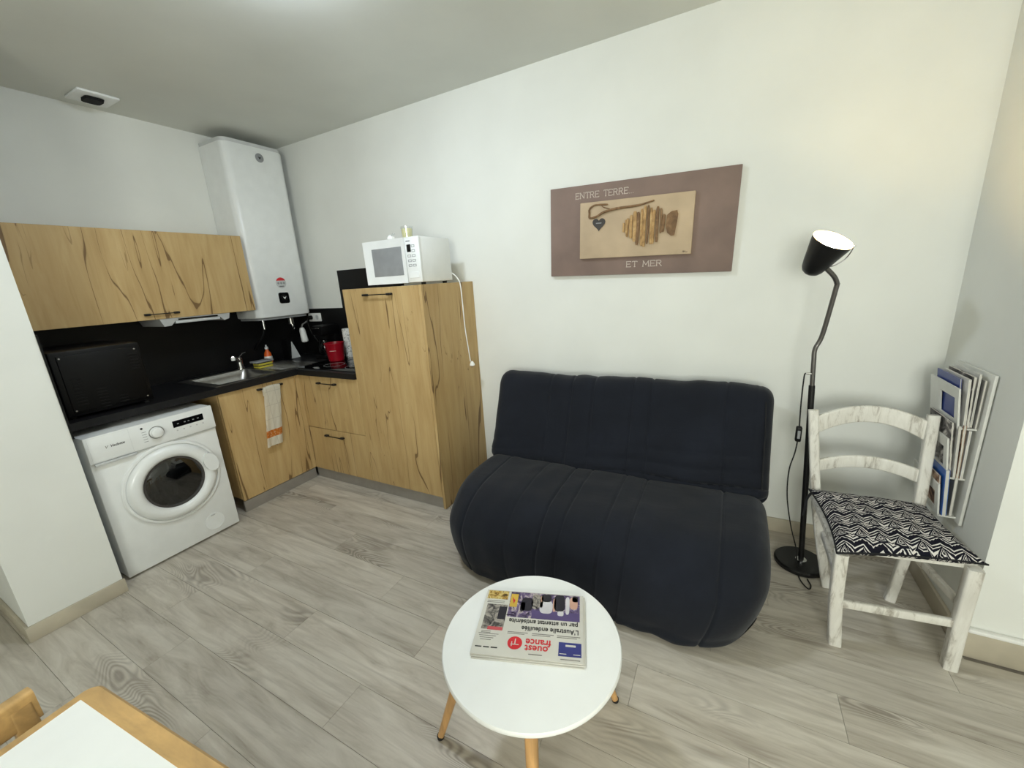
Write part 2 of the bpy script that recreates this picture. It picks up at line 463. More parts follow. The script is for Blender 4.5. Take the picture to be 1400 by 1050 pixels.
struct(MB().box((-.1, YR-.1, H), (XR+.1, .1, H+.1)).build('ceiling', 'ceil', smooth=0), 'plain pale grey ceiling')
struct(MB().box((-.1, YR-.1, 0), (0, .1, H)).build('wall_left', 'wall', smooth=0))
struct(MB().box((0, 0, 0), (XR+.1, .1, H)).build('wall_back', 'wall', smooth=0))
struct(MB().box((W, RET, 0), (XR+.1, 0, H)).build('wall_right', 'wall', smooth=0))
struct(MB().box((XR, YR-.1, 0), (XR+.1, RET, H)).build('wall_far_right', 'wall', smooth=0))
wx0, wx1, wz0, wz1 = 3.35, 4.85, .9, 2.2
m = MB(); m.box((0, YR-.1, 0), (wx0, YR, H)); m.box((wx1, YR-.1, 0), (XR, YR, H)); m.box((wx0, YR-.1, 0), (wx1, YR, wz0)); m.box((wx0, YR-.1, wz1), (wx1, YR, H))
struct(m.build('wall_rear', 'wall', smooth=0))
wf = MB().frame(wx0, wx1, wz0, wz1, .06, 0, .06, face_my(YR-.02)).build('window_1', 'white', smooth=0); struct(wf, 'white framed window letting in daylight')
MB().box(((wx0+wx1)/2-.03, YR-.08, wz0+.06), ((wx0+wx1)/2+.03, YR-.02, wz1-.06)).build('mullion', 'white', wf, smooth=0)
for a, b in ((wx0+.06, (wx0+wx1)/2-.03), ((wx0+wx1)/2+.03, wx1-.06)):
    MB().box((a, YR-.052, wz0+.06), (b, YR-.048, wz1-.06)).build('pane', 'pane', wf, smooth=0)
# stub wall beside the washing machine
struct(MB().box((0, -2.231, 0), (.832, -1.890, H)).build('wall_stub', 'wall', smooth=0))
# baseboards
bh = .083
struct(MB().box((1.995, -.014, 0), (W, 0, bh), .003).build('baseboard_back', 'base'))
struct(MB().box((W-.014, RET, 0), (W, -.014, bh), .003).build('baseboard_right', 'base'))
b_ = MB().box((W-.014, RET-.016, 0), (XR, RET, .115), .003).build('baseboard_return', 'base'); struct(b_)
MB().box((W-.004, RET-.022, .112), (XR, RET, .13), .006).build('cap_moulding', 'white', b_)
struct(MB().box((.832, -2.245, 0), (.846, -1.884, .078), .003).build('baseboard_stub', 'base'))
struct(MB().box((0, -2.245, 0), (.832, -2.231, .078), .003).build('baseboard_stub_side', 'base'))
struct(MB().box((0, YR, 0), (.014, -2.245, .078), .003).build('baseboard_left', 'base'))

# splashback panels
o = MB().box((0, -1.882, .925), (.008, 0, 1.39)).build('splashback_panel', 'splash', smooth=0)
tag(o, 'long matt black splashback panel behind the sink', 'splashback')
m = MB(); m.box((.008, -.008, .925), (.615, 0, 1.35)); m.box((.615, -.008, .925), (1.32, 0, 1.665))
tag(m.build('splashback_panel', 'splash', smooth=0), 'stepped matt black splashback panel beside the tall cabinet', 'splashback')

tag(MB().box((.008, -1.890, .88), (.838, -1.8825, 1.39)).build('splashback_panel', 'splash', smooth=0), 'narrow matt black splashback panel lining the stub wall', 'splashback')
# ================================================================== KITCHEN
FX = .655; FY = -.565; CT = .925
def handle(parent, mat4, cx, cy, L=.14):
    """flat bow handle on a front, drawn in face coordinates"""
    m = MB()
    for s_ in (-1, 1):
        r = bmesh.ops.create_cube(m.bm, size=1, matrix=mat4 @ T((cx+s_*L*.42, cy, .012)) @ Matrix.Diagonal((L*.16, .014, .024, 1)))
        bmesh.ops.bevel(m.bm, geom=list({e for v in r['verts'] for e in v.link_edges}), offset=.003, segments=1, affect='EDGES')
    bmesh.ops.create_cube(m.bm, size=1, matrix=mat4 @ T((cx, cy, .02)) @ Matrix.Diagonal((L*.8, .006, .006, 1)))
    return m.build('handle', 'blackmetal', parent, label='slim black bow handle')

# sink cabinet (front looks to +x)
t = thing('sink_cabinet', 'oak base cabinet under the sink with a towel on its handle', 'cabinet', (.4, -.86, 0))
MB().box((.03, -1.15, .1), (FX-.02, -1.132, CT-.041)).build('side_panel', 'oak', t, smooth=0)
MB().box((.03, -1.13, .1), (FX-.02, -.60, .118)).build('bottom_panel', 'oak', t, smooth=0)
d = MB().box((FX-.019, -1.148, .088), (FX, -.60, CT-.043), .0015, 1).build('door', 'oak', t)
handle(d, face_px(FX), -.805, .846, .19)
MB().box((FX-.018, -.598, .088), (FX-.001, FY+.019, CT-.043)).build('corner_filler', 'oak', t, smooth=0)
MB().box((FX-.02, -1.15, 0), (FX-.006, FY-.005, .083)).build('kickboard', 'kick', t, smooth=0)
# drawer cabinet (front looks to -y)
t = thing('drawer_cabinet', 'oak two drawer unit between the sink cabinet and tall cabinet', 'cabinet', (.98, -.3, 0))
MB().box((FX+.002, FY+.02, .1), (1.308, -.03, CT-.045)).build('body', 'oak', t, smooth=0)
d = MB().box((FX+.003, FY, .4535), (1.308, FY+.019, CT-.043), .0015, 1).build('drawer', 'oak', t); handle(d, face_my(FY), .985, .83, .21)
d = MB().box((FX+.003, FY, .088), (1.308, FY+.019, .4495), .0015, 1).build('drawer', 'oak', t); handle(d, face_my(FY), .97, .402, .21)
MB().box((FX-.004, FY+.012, 0), (1.31, FY+.026, .083)).build('kickboard', 'kick', t, smooth=0)
# tall cabinet
t = thing('tall_cabinet', 'tall oak cabinet carrying the white microwave oven', 'cabinet', (1.65, -.28, 0))
MB().box((1.311, FY+.02, .1), (1.97, -.004, 1.505)).build('body', 'oak', t, smooth=0)
d = MB().box((1.311, FY, .088), (1.968, FY+.019, 1.505), .0015, 1).build('door', 'oak', t); handle(d, face_my(FY), 1.635, 1.462, .25)
MB().box((1.97, FY, .003), (1.99, -.002, 1.507), .001, 1).build('side_panel', 'oak', t)
MB().box((1.31, FY+.012, 0), (1.97, FY+.026, .083)).build('kickboard', 'kick', t, smooth=0)
# worktop
m = MB(); z0 = CT-.042
for a, b in (((.009, -1.882), (.674, -1.085)), ((.009, -1.085), (.165, -.675)), ((.575, -1.085), (.674, -.675)), ((.009, -.675), (.674, -.009)), ((.674, -.582), (1.309, -.009))):
    m.box((*a, z0), (*b, CT))
tag(m.build('worktop', 'black', smooth=0), 'black laminate corner worktop above the washing machine and cabinets', 'worktop')
# sink
t = thing('sink', 'stainless steel sink with bowl and ribbed drainboard set into worktop', 'sink', (.37, -.72, CT))
m = MB(); m.frame(.115, .628, -1.135, -.325, (.05, .05, .05, .35), -.002, .004, T((0, 0, CT)))
m.build('rim', 'steel', t, smooth=0)
m = MB()
ring = []
for zz, ins, rad in ((CT+.003, 0, .03), (CT-.03, .012, .05), (CT-.13, .03, .07), (CT-.15, .08, .07)):
    sec = rr(.413-2*ins, .41-2*ins, rad, 4); ring.append([m.bm.verts.new((.371+x, -.88+y, zz)) for x, y in sec])
m.loop_faces(ring, True, False); m.bm.faces.new(ring[-1])
bw = m.build('bowl', 'steel', t, smooth=60)
MB().lathe([(.03, CT-.149), (.03, CT-.146), (.012, CT-.147)], 20, T((.371, -.88, 0))).build('drain', 'chrome', bw)
for i in range(9):
    x = .185+i*.045
    MB().box((x-.008, -.63, CT+.003), (x+.008, -.36, CT+.007), .003, 1).build('drain_rib', 'steel', t)
# tap
t = thing('tap', 'chrome single lever mixer tap behind the sink bowl', 'tap', (.14, -.70, CT))
MB().lathe([(.026, CT+.004), (.026, CT+.012), (.021, CT+.02), (.021, CT+.09), (.018, CT+.1), (.004, CT+.104)], 20, T((.14, -.70, 0))).build('body', 'chrome', t)
MB().tube(catmull([(.14, -.70, CT+.06), (.18, -.735, CT+.095), (.23, -.775, CT+.12), (.275, -.81, CT+.125)]), .011, 12).build('spout', 'chrome', t)
MB().lathe([(.014, 0), (.014, .022), (.011, .024)], 16, T((.279, -.813, CT+.104))).build('aerator', 'white', t)
MB().sweep([(.14, -.70, CT+.104), (.12, -.66, CT+.125), (.115, -.63, CT+.13)], rr(.014, .007, .003)).build('lever', 'chrome', t)

# washing machine (front looks to +x)
wm = thing('washing_machine', 'white front loading washing machine under the black worktop', 'washing machine', (.48, -1.547, 0))
X = .748
MB().box((.2, -1.845, .012), (X, -1.247, .848), .008).build('body', 'appl', wm)
for yy in (-1.80, -1.29):
    for xx in (.26, .70): MB().lathe([(.02, 0), (.02, .013)], 12, T((xx, yy, 0))).build('foot', 'rubber', wm)
F = face_px(X)
pan = MB().box((X-.004, -1.845, .706), (X+.014, -1.247, .85), .006).build('control_panel', 'appl', wm)
F2 = face_px(X+.014)
MB().box((X+.004, -1.83, .690), (X+.02, -1.655, .704), .004).build('drawer_grip', 'appl_grey', wm)
MB().box((X-.002, -1.66, .697), (X+.008, -1.25, .706), .003).build('panel_lip', 'appl_grey', wm)
MB().frame(-1.832, -1.664, .712, .842, .0006, 0, .0004, F2).build('drawer_outline', 'appl_grey', pan, smooth=0)
kn = MB().lathe([(.032, 0), (.032, .004), (.029, .006), (.027, .022), (.023, .025)], 32, F2 @ T((-1.548, .78, 0))).build('program_knob', 'appl', pan)
MB().lathe([(.036, 0), (.036, .003), (.032, .003)], 32, F2 @ T((-1.548, .78, 0))).build('knob_ring', 'steel', pan)
dsp = MB().box((X+.013, -1.465, .775), (X+.0155, -1.305, .815), .001, 1).build('display', 'gloss_black', pan)
for i, yy in enumerate((-1.44, -1.405, -1.385, -1.36, -1.335)):
    MB().box((X+.0150, yy-.004, .792), (X+.0160, yy+.005, .797)).build('display_mark', 'midgrey', dsp, smooth=0)
for i in range(5):
    MB().lathe([(.004, 0), (.004, .002)], 10, F2 @ T((-1.45+i*.034, .755, 0))).build('button', 'appl_grey', pan)
for i in range(5):
    MB().box((X+.0138, -1.612, .742+i*.014), (X+.0145, -1.592, .7445+i*.014)).build('programme_mark', 'midgrey', pan, smooth=0)
MB().lathe([(.006, 0), (.006, .001)], 12, F2 @ T((-1.608, .822, 0))).build('indicator', 'ink', pan)
m = MB().add_mesh(text_mesh('Vedette', .019, shear=.35, offset=.0002), F2 @ T((-1.722, .778, .0006)))
m.build('lettering', 'ink', pan, smooth=0, label='dark script lettering')
m = MB().add_mesh(text_mesh('V', .022, shear=.3), F2 @ T((-1.768, .777, .0006))); m.build('emblem', 'ink_grey', pan, smooth=0)
cy, cz = -1.528, .458
D = F @ T((cy, cz, 0))
dr = MB().lathe([(.243, 0), (.245, .008), (.239, .014), (.229, .015), (.226, .008), (.224, .012), (.212, .028), (.195, .036), (.175, .036), (.160, .028), (.151, .014), (.150, .002)], 72, D, cap=False).build('door', 'appl', wm)
MB().lathe([(.153, .012), (.153, .017), (.140, .016), (.138, .004)], 64, D, cap=False).build('seal', 'slate', dr)
bw = MB().lathe([(.149, .003), (.12, .002), (.118, .006), (.09, .004), (.088, .008), (.05, .006), (.001, .006)], 64, D).build('drum', 'drum', dr)
for a in (20, 140, 260):
    c0, s0 = math.cos(math.radians(a)), math.sin(math.radians(a))
    MB().sweep([D @ Vector((.02*c0, .02*s0, .009)), D @ Vector((.085*c0, .085*s0, .009))], rr(.02, .006, .002), (1, 0, 0)).build('drum_paddle', 'steel', bw)
MB().lathe([(.146, .013), (.13, .022), (.10, .029), (.06, .034), (.001, .036)], 64, D).build('porthole_glass', 'porthole', dr)
m = MB().prism([(.197+.038*math.cos(a), .062*math.sin(a)) for a in [i*2*PI/28 for i in range(28)]], 0.02, .044, F @ T((cy, cz, 0)) @ Rm(14, 'Z'))
bmesh.ops.bevel(m.bm, geom=[e for e in m.bm.edges if e.calc_face_angle(0) > 1], offset=.006, segments=2, affect='EDGES')
m.build('door_handle', 'appl', dr, smooth=50)
fc = MB().lathe([(.055, 0), (.055, .003), (.052, .003), (.052, .0012), (.001, .0014)], 40, F @ T((-1.385, .10, 0))).build('filter_cover', 'appl', wm)
MB().box((X, -1.40, .142), (X+.005, -1.378, .149)).build('filter_notch', 'appl_grey', fc, smooth=0)

# upper cabinet
t = thing('wall_cabinet', 'long oak wall cabinet with lift up door above the sink', 'cabinet', (.17, -1.23, 1.393))
MB().box((.009, -1.884, 1.393), (.318, -.598, 1.938)).build('body', 'oak', t, smooth=0)
d = MB().box((.322, -1.884, 1.391), (.342, -.598, 1.939), .0015, 1).build('door', 'oak', t)
handle(d, face_px(.342), -1.205, 1.425, .19)
# hood
t = thing('cooker_hood', 'slim white cooker hood under the oak wall cabinet', 'hood', (.17, -1.01, 1.34))
prof = [(-1.225, 1.392), (-.79, 1.392), (-.80, 1.352), (-.835, 1.342), (-.862, 1.372), (-1.135, 1.372), (-1.165, 1.342), (-1.205, 1.340)]
m = MB().prism(prof, .02, .335, Matrix(((0, 0, 1, 0), (1, 0, 0, 0), (0, 1, 0, 0), (0, 0, 0, 1)))); m.build('body', 'hood', t, smooth=20)
MB().box((.03, -1.137, 1.352), (.335, -.86, 1.371), .004).build('filter_tray', 'appl_grey', t)
MB().box((.336, -1.12, 1.374), (.338, -.875, 1.384)).build('slot', 'dark_plastic', t, smooth=0)

# water heater
t = thing('water_heater', 'tall white flat water heater hung in the kitchen corner', 'water heater', (.15, -.33, 1.31))
def heater_outline(ins=0):
    y0, y1, x1, R = -.567+ins, -.088-ins, .305-ins, .055
    pts = [(.004, y1), (.004, y0)]
    for i in range(9):
        a = math.radians(-90+90*i/8); pts.append((x1-R+R*math.cos(a), y0+R+R*math.sin(a)))
    for i in range(9):
        a = math.radians(90*i/8); pts.append((x1-R+R*math.cos(a), y1-R+R*math.sin(a)))
    return pts
m = MB(); rings = []
for z, ins in ((1.318, .012), (1.322, .003), (1.33, 0), (2.60, 0), (2.607, .004)):
    rings.append([m.bm.verts.new((x, y, z)) for x, y in heater_outline(ins)])
m.loop_faces(rings); m.build('body', 'appl', t)
MB().prism(heater_outline(.006), 2.607, 2.632).build('top_cap', 'appl_grey', t)
MB().prism(heater_outline(.02), 1.300, 1.318).build('bottom_cap', 'midgrey', t)
F = face_px(.305)
bd = MB().lathe([(.032, 0), (.032, .004), (.026, .006), (.024, .004), (.001, .004)], 28, F @ T((-.30, 2.535, 0))).build('round_badge', 'midgrey', t)
MB().prism([(-.012, .008), (0, -.012), (.012, .008), (0, .002)], .004, .006, F @ T((-.30, 2.535, 0))).build('badge_mark', 'ink', bd, smooth=0)
st = MB().lathe([(.044, 0), (.044, .001), (.001, .0011)], 32, F @ T((-.325, 1.590, 0))).build('round_sticker', 'appl_grey', t)
sec = [(.044*math.cos(math.radians(a)), .044*math.sin(math.radians(a))) for a in range(25, 156, 13)]
MB().prism(sec, .0011, .0018, F @ T((-.325, 1.590, 0))).build('red_band', 'ink_red', st, smooth=0)
for i in range(3):
    MB().lathe([(.009, .001), (.009, .002)], 12, F @ T((-.349+i*.024, 1.588, 0))).build('sticker_figure', 'midgrey', st)
MB().box((.306, -.345, 1.560), (.3073, -.305, 1.566)).build('sticker_text', 'ink', st, smooth=0)
ct_ = MB().prism(rr(.088, .088, .014), 0, .006, F @ T((-.325, 1.468, 0))).build('control_square', 'gloss_black', t)
MB().lathe([(.028, .006), (.028, .009), (.022, .01)], 24, F @ T((-.325, 1.468, 0))).build('control_dial', 'dark_plastic', ct_)
MB().prism([(-.014, .01), (0, -.012), (.014, .01), (.005, .006), (-.005, .006)], .0095, .012, F @ T((-.325, 1.468, 0))).build('dial_mark', 'white', ct_, smooth=0)
MB().tube([(.15, -.45, 1.31), (.15, -.45, 1.22)], .011).build('pipe', 'chrome', t)
MB().tube(catmull([(.15, -.20, 1.31), (.15, -.20, 1.25), (.15, -.19, 1.20), (.06, -.15, 1.15)]), .011).build('pipe', 'chrome', t)
MB().tube(catmull([(.15, -.45, 1.23), (.13, -.47, 1.16), (.08, -.5, 1.10), (.03, -.5, 1.06)]), .009).build('hose', 'dark_plastic', t)
MB().lathe([(.022, 1.235), (.022, 1.285), (.015, 1.29)], 16, T((.15, -.20, 0))).build('safety_valve', 'steel', t)

# small black oven on the worktop, its vented back to the room
t = thing('countertop_oven', 'black countertop oven showing its vented metal back on the worktop', 'oven', (.36, -1.63, CT))
ZB = CT+.014
MB().box((.12, -1.825, ZB), (.60, -1.455, 1.285), .008).build('body', 'dark_plastic', t)
bp = MB().box((.597, -1.80, ZB+.02), (.607, -1.475, 1.262), .004).build('back_plate', 'dark_plastic', t)
for cy_, cz_, nr in ((-1.755, 1.13, 9), (-1.67, 1.06, 7), (-1.50, 1.22, 6), (-1.59, 1.0, 3)):
    for i in range(nr): MB().box((.606, cy_-.02, cz_-i*.017), (.610, cy_+.02, cz_-i*.017+.006), .001, 1).build('vent_slot', 'splash', bp)
for yy in (-1.79, -1.485):
    for zz in (ZB+.03, 1.25): MB().lathe([(.004, 0), (.004, .003), (.002, .004)], 8, face_px(.607) @ T((yy, zz, 0))).build('screw', 'steel', bp)
for yy in (-1.80, -1.48):
    for xx in (.16, .56): MB().lathe([(.014, CT), (.014, ZB+.002)], 10, T((xx, yy, 0))).build('foot', 'rubber', t)

# hob
t = thing('hob', 'shiny black glass hob set in the worktop corner', 'hob', (1.0, -.3, CT))
MB().box((.60, -.535, CT), (1.285, -.035, CT+.005), .002).build('glass_top', 'gloss_black', t)
for x, y, r in ((.86, -.38, .08), (1.13, -.38, .095), (.86, -.17, .06), (1.13, -.17, .07)):
    MB().lathe([(r, CT+.005), (r, CT+.0056), (r-.003, CT+.0056), (r-.003, CT+.005)], 40, T((x, y, 0)), cap=False).build('cooking_zone', 'midgrey', t)
# red canister
t = thing('canister', 'red plastic tapered canister standing on the black hob', 'canister', (.715, -.235, CT+.005))
B = T((.715, -.235, CT+.005))
MB().lathe([(.058, 0), (.062, .004), (.078, .142), (.081, .146), (.081, .152), (.074, .152), (.072, .14), (.055, .008), (.001, .006)], 36, B).build('body', 'red', t)
MB().sweep([B @ Vector((.0725*math.cos(a), .0725*math.sin(a), .09)) for a in [math.radians(-75+i*8) for i in range(6)]], rr(.003, .004, .001), (0, 0, 1)).build('script_mark', 'lettering', t)
# white roll
t = thing('wrap_roll', 'white patterned cylinder standing behind the red canister', 'roll', (.695, -.075, CT+.005))
B = T((.695, -.075, CT+.005))
MB().lathe([(.034, 0), (.036, .003), (.036, .245), (.034, .248), (.012, .248), (.012, .24), (.001, .24)], 28, B).build('body', print_mat('roll_print', [(.4, (222, 222, 218)), (.56, (214, 214, 210)), (.62, (110, 110, 112))], 45), t)
# coffee maker
t = thing('coffee_maker', 'black coffee maker in the dark corner left of red canister', 'coffee maker', (.47, -.13, CT))
m = MB(); m.box((.40, -.21, CT), (.53, -.012, CT+.03), .01); m.box((.40, -.075, CT+.02), (.53, -.012, CT+.27), .015)
m.build('body', 'dark_plastic', t)
MB().box((.395, -.20, CT+.20), (.535, -.012, CT+.29), .02).build('head', 'dark_plastic', t)
MB().box((.42, -.203, CT+.265), (.51, -.198, CT+.272), .001, 1).build('chrome_strip', 'chrome', t)
MB().lathe([(.045, CT+.031), (.055, CT+.06), (.053, CT+.12), (.04, CT+.15), (.04, CT+.16), (.001, CT+.165)], 28, T((.465, -.135, 0))).build('carafe', 'gloss_black', t)
MB().tube(catmull([(.49, -.175, CT+.14), (.51, -.205, CT+.12), (.505, -.20, CT+.08), (.485, -.175, CT+.07)]), .008).build('carafe_handle', 'dark_plastic', t)
# wall socket and what hangs under it
t = thing('wall_socket', 'white double wall socket on the black splashback below water heater', 'socket', (.235, -.012, 1.27))
MB().box((.15, -.022, 1.235), (.315, -.008, 1.31), .005).build('plate', 'white', t)
for xx in (.195, .27): MB().lathe([(.022, 0), (.022, .003), (.019, .003), (.019, .0005), (.001, .0005)], 24, face_my(-.022) @ T((xx, 1.272, 0))).build('outlet', 'appl_grey', t)
pl = MB().lathe([(.019, 0), (.018, .03), (.012, .042), (.001, .043)], 18, face_my(-.022) @ T((.195, 1.272, 0))).build('plug', 'dark_plastic', t)
MB().tube(catmull([(.195, -.062, 1.272), (.19, -.07, 1.24), (.2, -.06, 1.15), (.25, -.04, 1.05)]), .004, 8).build('cable', 'dark_plastic', t)
t = thing('hanging_scoop', 'small white plastic scoop hanging below the wall socket', 'scoop', (.15, -.10, 1.05))
m = MB().lathe([(.012, 0), (.026, .006), (.03, .02), (.026, .11), (.018, .135), (.008, .14)], 20, T((.150, -.10, 1.052)) @ Rm(-7, 'Y')); m.build('body', 'white', t)
MB().sweep([(.133, -.10, 1.188), (.13, -.085, 1.215), (.14, -.03, 1.245)], rr(.012, .004, .001), (1, 0, 0)).build('hook', 'midgrey', t)
# invented dark block carrying a pale triangular plate
t = thing('wedge_block', 'narrow dark block with pale triangular side behind drainboard', 'knife block', (.10, -.17, CT))
m = MB().prism([(-.035, 0), (.045, 0), (-.012, .15)], -.012, .0, face_px(.12) @ T((-.20, CT, 0))); m.build('pale_side', 'appl_grey', t, smooth=0)
m = MB().prism([(-.06, 0), (.05, 0), (.02, .17), (-.05, .17)], -.09, -.0125, face_px(.12) @ T((-.20, CT, 0))); m.build('block', 'dark_plastic', t, smooth=0)
# sponges
t = thing('sponge_pack', 'stack of yellow sponges with dark scouring layers on drainboard', 'sponge', (.29, -.575, CT+.007))
for i, (mt, z0_, z1_) in enumerate((('dish_yellow', 0, .016), ('dish_green', .016, .022), ('dish_yellow', .022, .038), ('dish_green', .038, .044), ('midgrey', .046, .058))):
    q = .02 if i == 4 else 0
    MB().box((.245-q*.3, -.66-q, CT+.007+z0_), (.325+q*.3, -.545+q*.5, CT+.007+z1_+.0005), .004).build('sponge_layer' if i < 4 else 'scouring_pad', mt, t)
# dish soap
t = thing('soap_bottle', 'orange dish soap bottle with white label behind the sponges', 'bottle', (.15, -.44, CT+.003))
B = T((.10, -.44, CT+.003))
MB().lathe([(.026, 0), (.030, .004), (.031, .05), (.026, .085), (.014, .105), (.012, .118)], 24, B).build('body', 'orange', t)
MB().lathe([(.0305, .02), (.0318, .022), (.0318, .055), (.030, .058)], 24, B, cap=False).build('front_label', 'white', t)
MB().lathe([(.014, .118), (.014, .135), (.007, .14), (.006, .155), (.001, .156)], 16, B).build('cap', 'appl_grey', t)

# towel over the sink cabinet handle
m = MB(); nu, nv = 14, 44; rings = []
for j in range(nv+1):
    s_ = j/nv
    row = []
    for i in range(nu+1):
        u_ = i/nu
        if s_ < .12:      # short part behind the bar
            q = s_/.12; z = .79+.058*q; x = .667; 
        elif s_ < .17:
            q = (s_-.12)/.05; z = .848+.008*math.sin(q*PI); x = .667+.026*q
        else:
            q = (s_-.17)/.83; z = .848-.43*q; x = .693+.008*q
        f_ = max(0, (s_-.15)/.85)
        yl, yr = -.868-.07*f_, -.742-.075*f_
        y = yl+(yr-yl)*u_
        x += .0045*math.sin(u_*9+1)*f_+.003*math.sin(u_*17)*f_+.001*math.sin(u_*23+s_*30)
        z += .006*math.sin(u_*3.1)*(.4 if s_ > .5 else 1)
        row.append(m.bm.verts.new((x, y, z)))
    rings.append(row)
m.loop_faces(rings, False, False)
r_ = bmesh.ops.solidify(m.bm, geom=list(m.bm.faces), thickness=.003)
t = m.build('hand_towel', 'towel', None, smooth=70); tag(t, 'checked cream tea towel with orange band hanging on oak door', 'towel')

# microwave
t = thing('microwave_oven', 'white microwave oven on top of the tall oak cabinet', 'microwave', (1.72, -.35, 1.507))
x0, x1, y0, y1, z0, z1 = 1.497, 1.957, -.498, -.19, 1.522, 1.789
MB().box((x0+.004, y0+.012, z0), (x1-.002, y1, z1), .006).build('body', 'appl', t)
F = face_my(y0)
dr = MB().frame(x0, 1.845, z0, z1, (.062, .04, .05, .05), -.014, .008, F, inner_d=-.006).build('door', 'appl', t, smooth=25)
MB().box((x0+.06, y0+.004, z0+.048), (1.807, y0+.009, z1-.048)).build('door_window', 'midgrey', dr, smooth=0)
pn = MB().box((1.847, y0-.006, z0), (x1, y0+.014, z1), .005).build('control_panel', 'appl', t)
F = face_my(y0-.006)
MB().box((1.862, y0-.0075, 1.702), (1.893, y0-.005, 1.746), .001, 1).build('display', 'gloss_black', pn)
MB().box((1.860, y0-.0068, 1.762), (1.892, y0-.0055, 1.768)).build('maker_mark', 'midgrey', pn, smooth=0)
for r_ in range(5):
    for c_ in range(2):
        if r_ < 2 and c_ == 0: continue
        MB().frame(1.864+c_*.034, 1.890+c_*.034, 1.728-r_*.028, 1.742-r_*.028, .003, 0, .0012, F).build('button', 'midgrey', pn, smooth=0)
MB().box((1.862, y0-.008, 1.548), (1.94, y0-.005, 1.585), .002, 1).build('door_release', 'appl', pn)
for xx in (x0+.04, x1-.04):
    for yy in (y0+.05, y1-.04): MB().lathe([(.014, 1.507), (.016, 1.524)], 12, T((xx, yy, 0))).build('foot', 'rubber', t)
MB().tube(catmull([(1.93, -.20, 1.58), (1.955, -.185, 1.565), (1.982, -.175, 1.535), (1.997, -.168, 1.49), (1.996, -.16, 1.38), (1.9955, -.155, 1.2), (1.996, -.138, 1.05), (1.996, -.125, .95)]), .0038, 8).build('power_cord', 'white', t)
m = MB().lathe([(.006, .03), (.011, .022), (.017, .012), (.019, 0), (.001, 0)], 16, T((2.008, -.123, .922))); pg = m.build('plug', 'white', t)
for dy in (-.008, .008): MB().tube([(2.008, -.123+dy, .923), (2.008, -.123+dy, .906)], .0024, 8).build('pin', 'chrome', pg)
# on top of the microwave
t = thing('glass_tumbler', 'clear glass holding a cream candle on top of the microwave', 'glass', (1.745, -.35, 1.789))
B = T((1.745, -.35, 1.789))
MB().lathe([(.03, 0), (.034, .003), (.040, .085), (.038, .085), (.032, .006), (.001, .005)], 28, B).build('glass', 'glass', t)
MB().lathe([(.029, .006), (.031, .01), (.034, .07), (.001, .071)], 24, B).build('candle', 'cream', t)
t = thing('plug_adapter', 'white plug adapter lying on top of microwave beside glass', 'adapter', (1.655, -.40, 1.789))
B = T((1.652, -.40, 1.789))
MB().box((1.635, -.42, 1.789), (1.675, -.385, 1.819), .009).build('body', 'white', t)
MB().lathe([(.018, 0), (.018, .016), (.014, .018)], 18, B @ T((-.005, 0, .015)) @ Rm(-50, 'Y')).build('head', 'white', t)
for dy in (-.008, .008): MB().tube([(1.66, -.40+dy, 1.815), (1.676, -.40+dy, 1.836)], .0024, 8).build('pin', 'chrome', t)

# ceiling vent
t = thing('ceiling_vent', 'white square ceiling vent with black slotted centre', 'vent', (.20, -1.195, H))
MB().box((.105, -1.29, H-.014), (.295, -1.10, H), .005).build('plate', 'appl', t)
MB().prism(rr(.085, .085, .02), H-.03, H-.013, T((.205, -1.20, 0))).build('core', 'void', t)
for i in range(4): MB().box((.160, -1.237+i*.023, H-.026), (.252, -1.231+i*.023, H-.018)).build('slot', 'void', t, smooth=0)

# ================================================================== LIVING AREA
# wall picture
t = thing('wall_picture', 'taupe canvas with driftwood fish and branch on sand coloured panel', 'picture', (3.117, -.002, 1.744), (0, math.radians(1.72), 0), local=True)
MB().box((-.507, -.025, -.2535), (.507, 0, .2535), .003).build('canvas', 'taupe', t)
pn = MB().box((-.311, -.048, -.156), (.306, -.0255, .154), .003).build('inner_panel', 'sand', t)
def pic(u, v, y=-.049):       # u,v on the inner panel
    u = u*.88/(1-.12*u); return Vector((-.311+.617*u, y, .154-.31*v))
F = face_my(-.025)
GL = {'E': [((0, 0), (0, 1)), ((0, 1), (.6, 1)), ((0, .52), (.5, .52)), ((0, 0), (.6, 0)), ((.6, 1), (.6, .86)), ((.6, 0), (.6, .14)), ((-.08, 0), (.05, 0)), ((-.08, 1), (.05, 1))],
      'N': [((0, 0), (0, 1)), ((0, 1), (.65, 0)), ((.65, 0), (.65, 1)), ((-.08, 0), (.1, 0)), ((.55, 1), (.75, 1)), ((-.1, 1), (.05, 1))],
      'T': [((.33, 0), (.33, 1)), ((0, 1), (.66, 1)), ((0, 1), (0, .84)), ((.66, 1), (.66, .84)), ((.22, 0), (.44, 0))],
      'R': [((0, 0), (0, 1)), ((0, 1), (.42, 1)), ((.42, 1), (.56, .85)), ((.56, .85), (.56, .66)), ((.56, .66), (.42, .52)), ((.42, .52), (0, .52)), ((.3, .52), (.62, 0)), ((-.08, 0), (.1, 0)), ((.55, 0), (.7, 0)), ((-.08, 1), (.05, 1))],
      'M': [((0, 0), (.06, 1)), ((.06, 1), (.4, .25)), ((.4, .25), (.74, 1)), ((.74, 1), (.8, 0)), ((-.08, 0), (.1, 0)), ((.7, 0), (.9, 0)), ((-.04, 1), (.1, 1)), ((.7, 1), (.84, 1))],
      '.': [((0, 0), (.08, 0))], ' ': []}
WD = {'E': .82, 'N': .92, 'T': .86, 'R': .88, 'M': 1.05, '.': .28, ' ': .62}
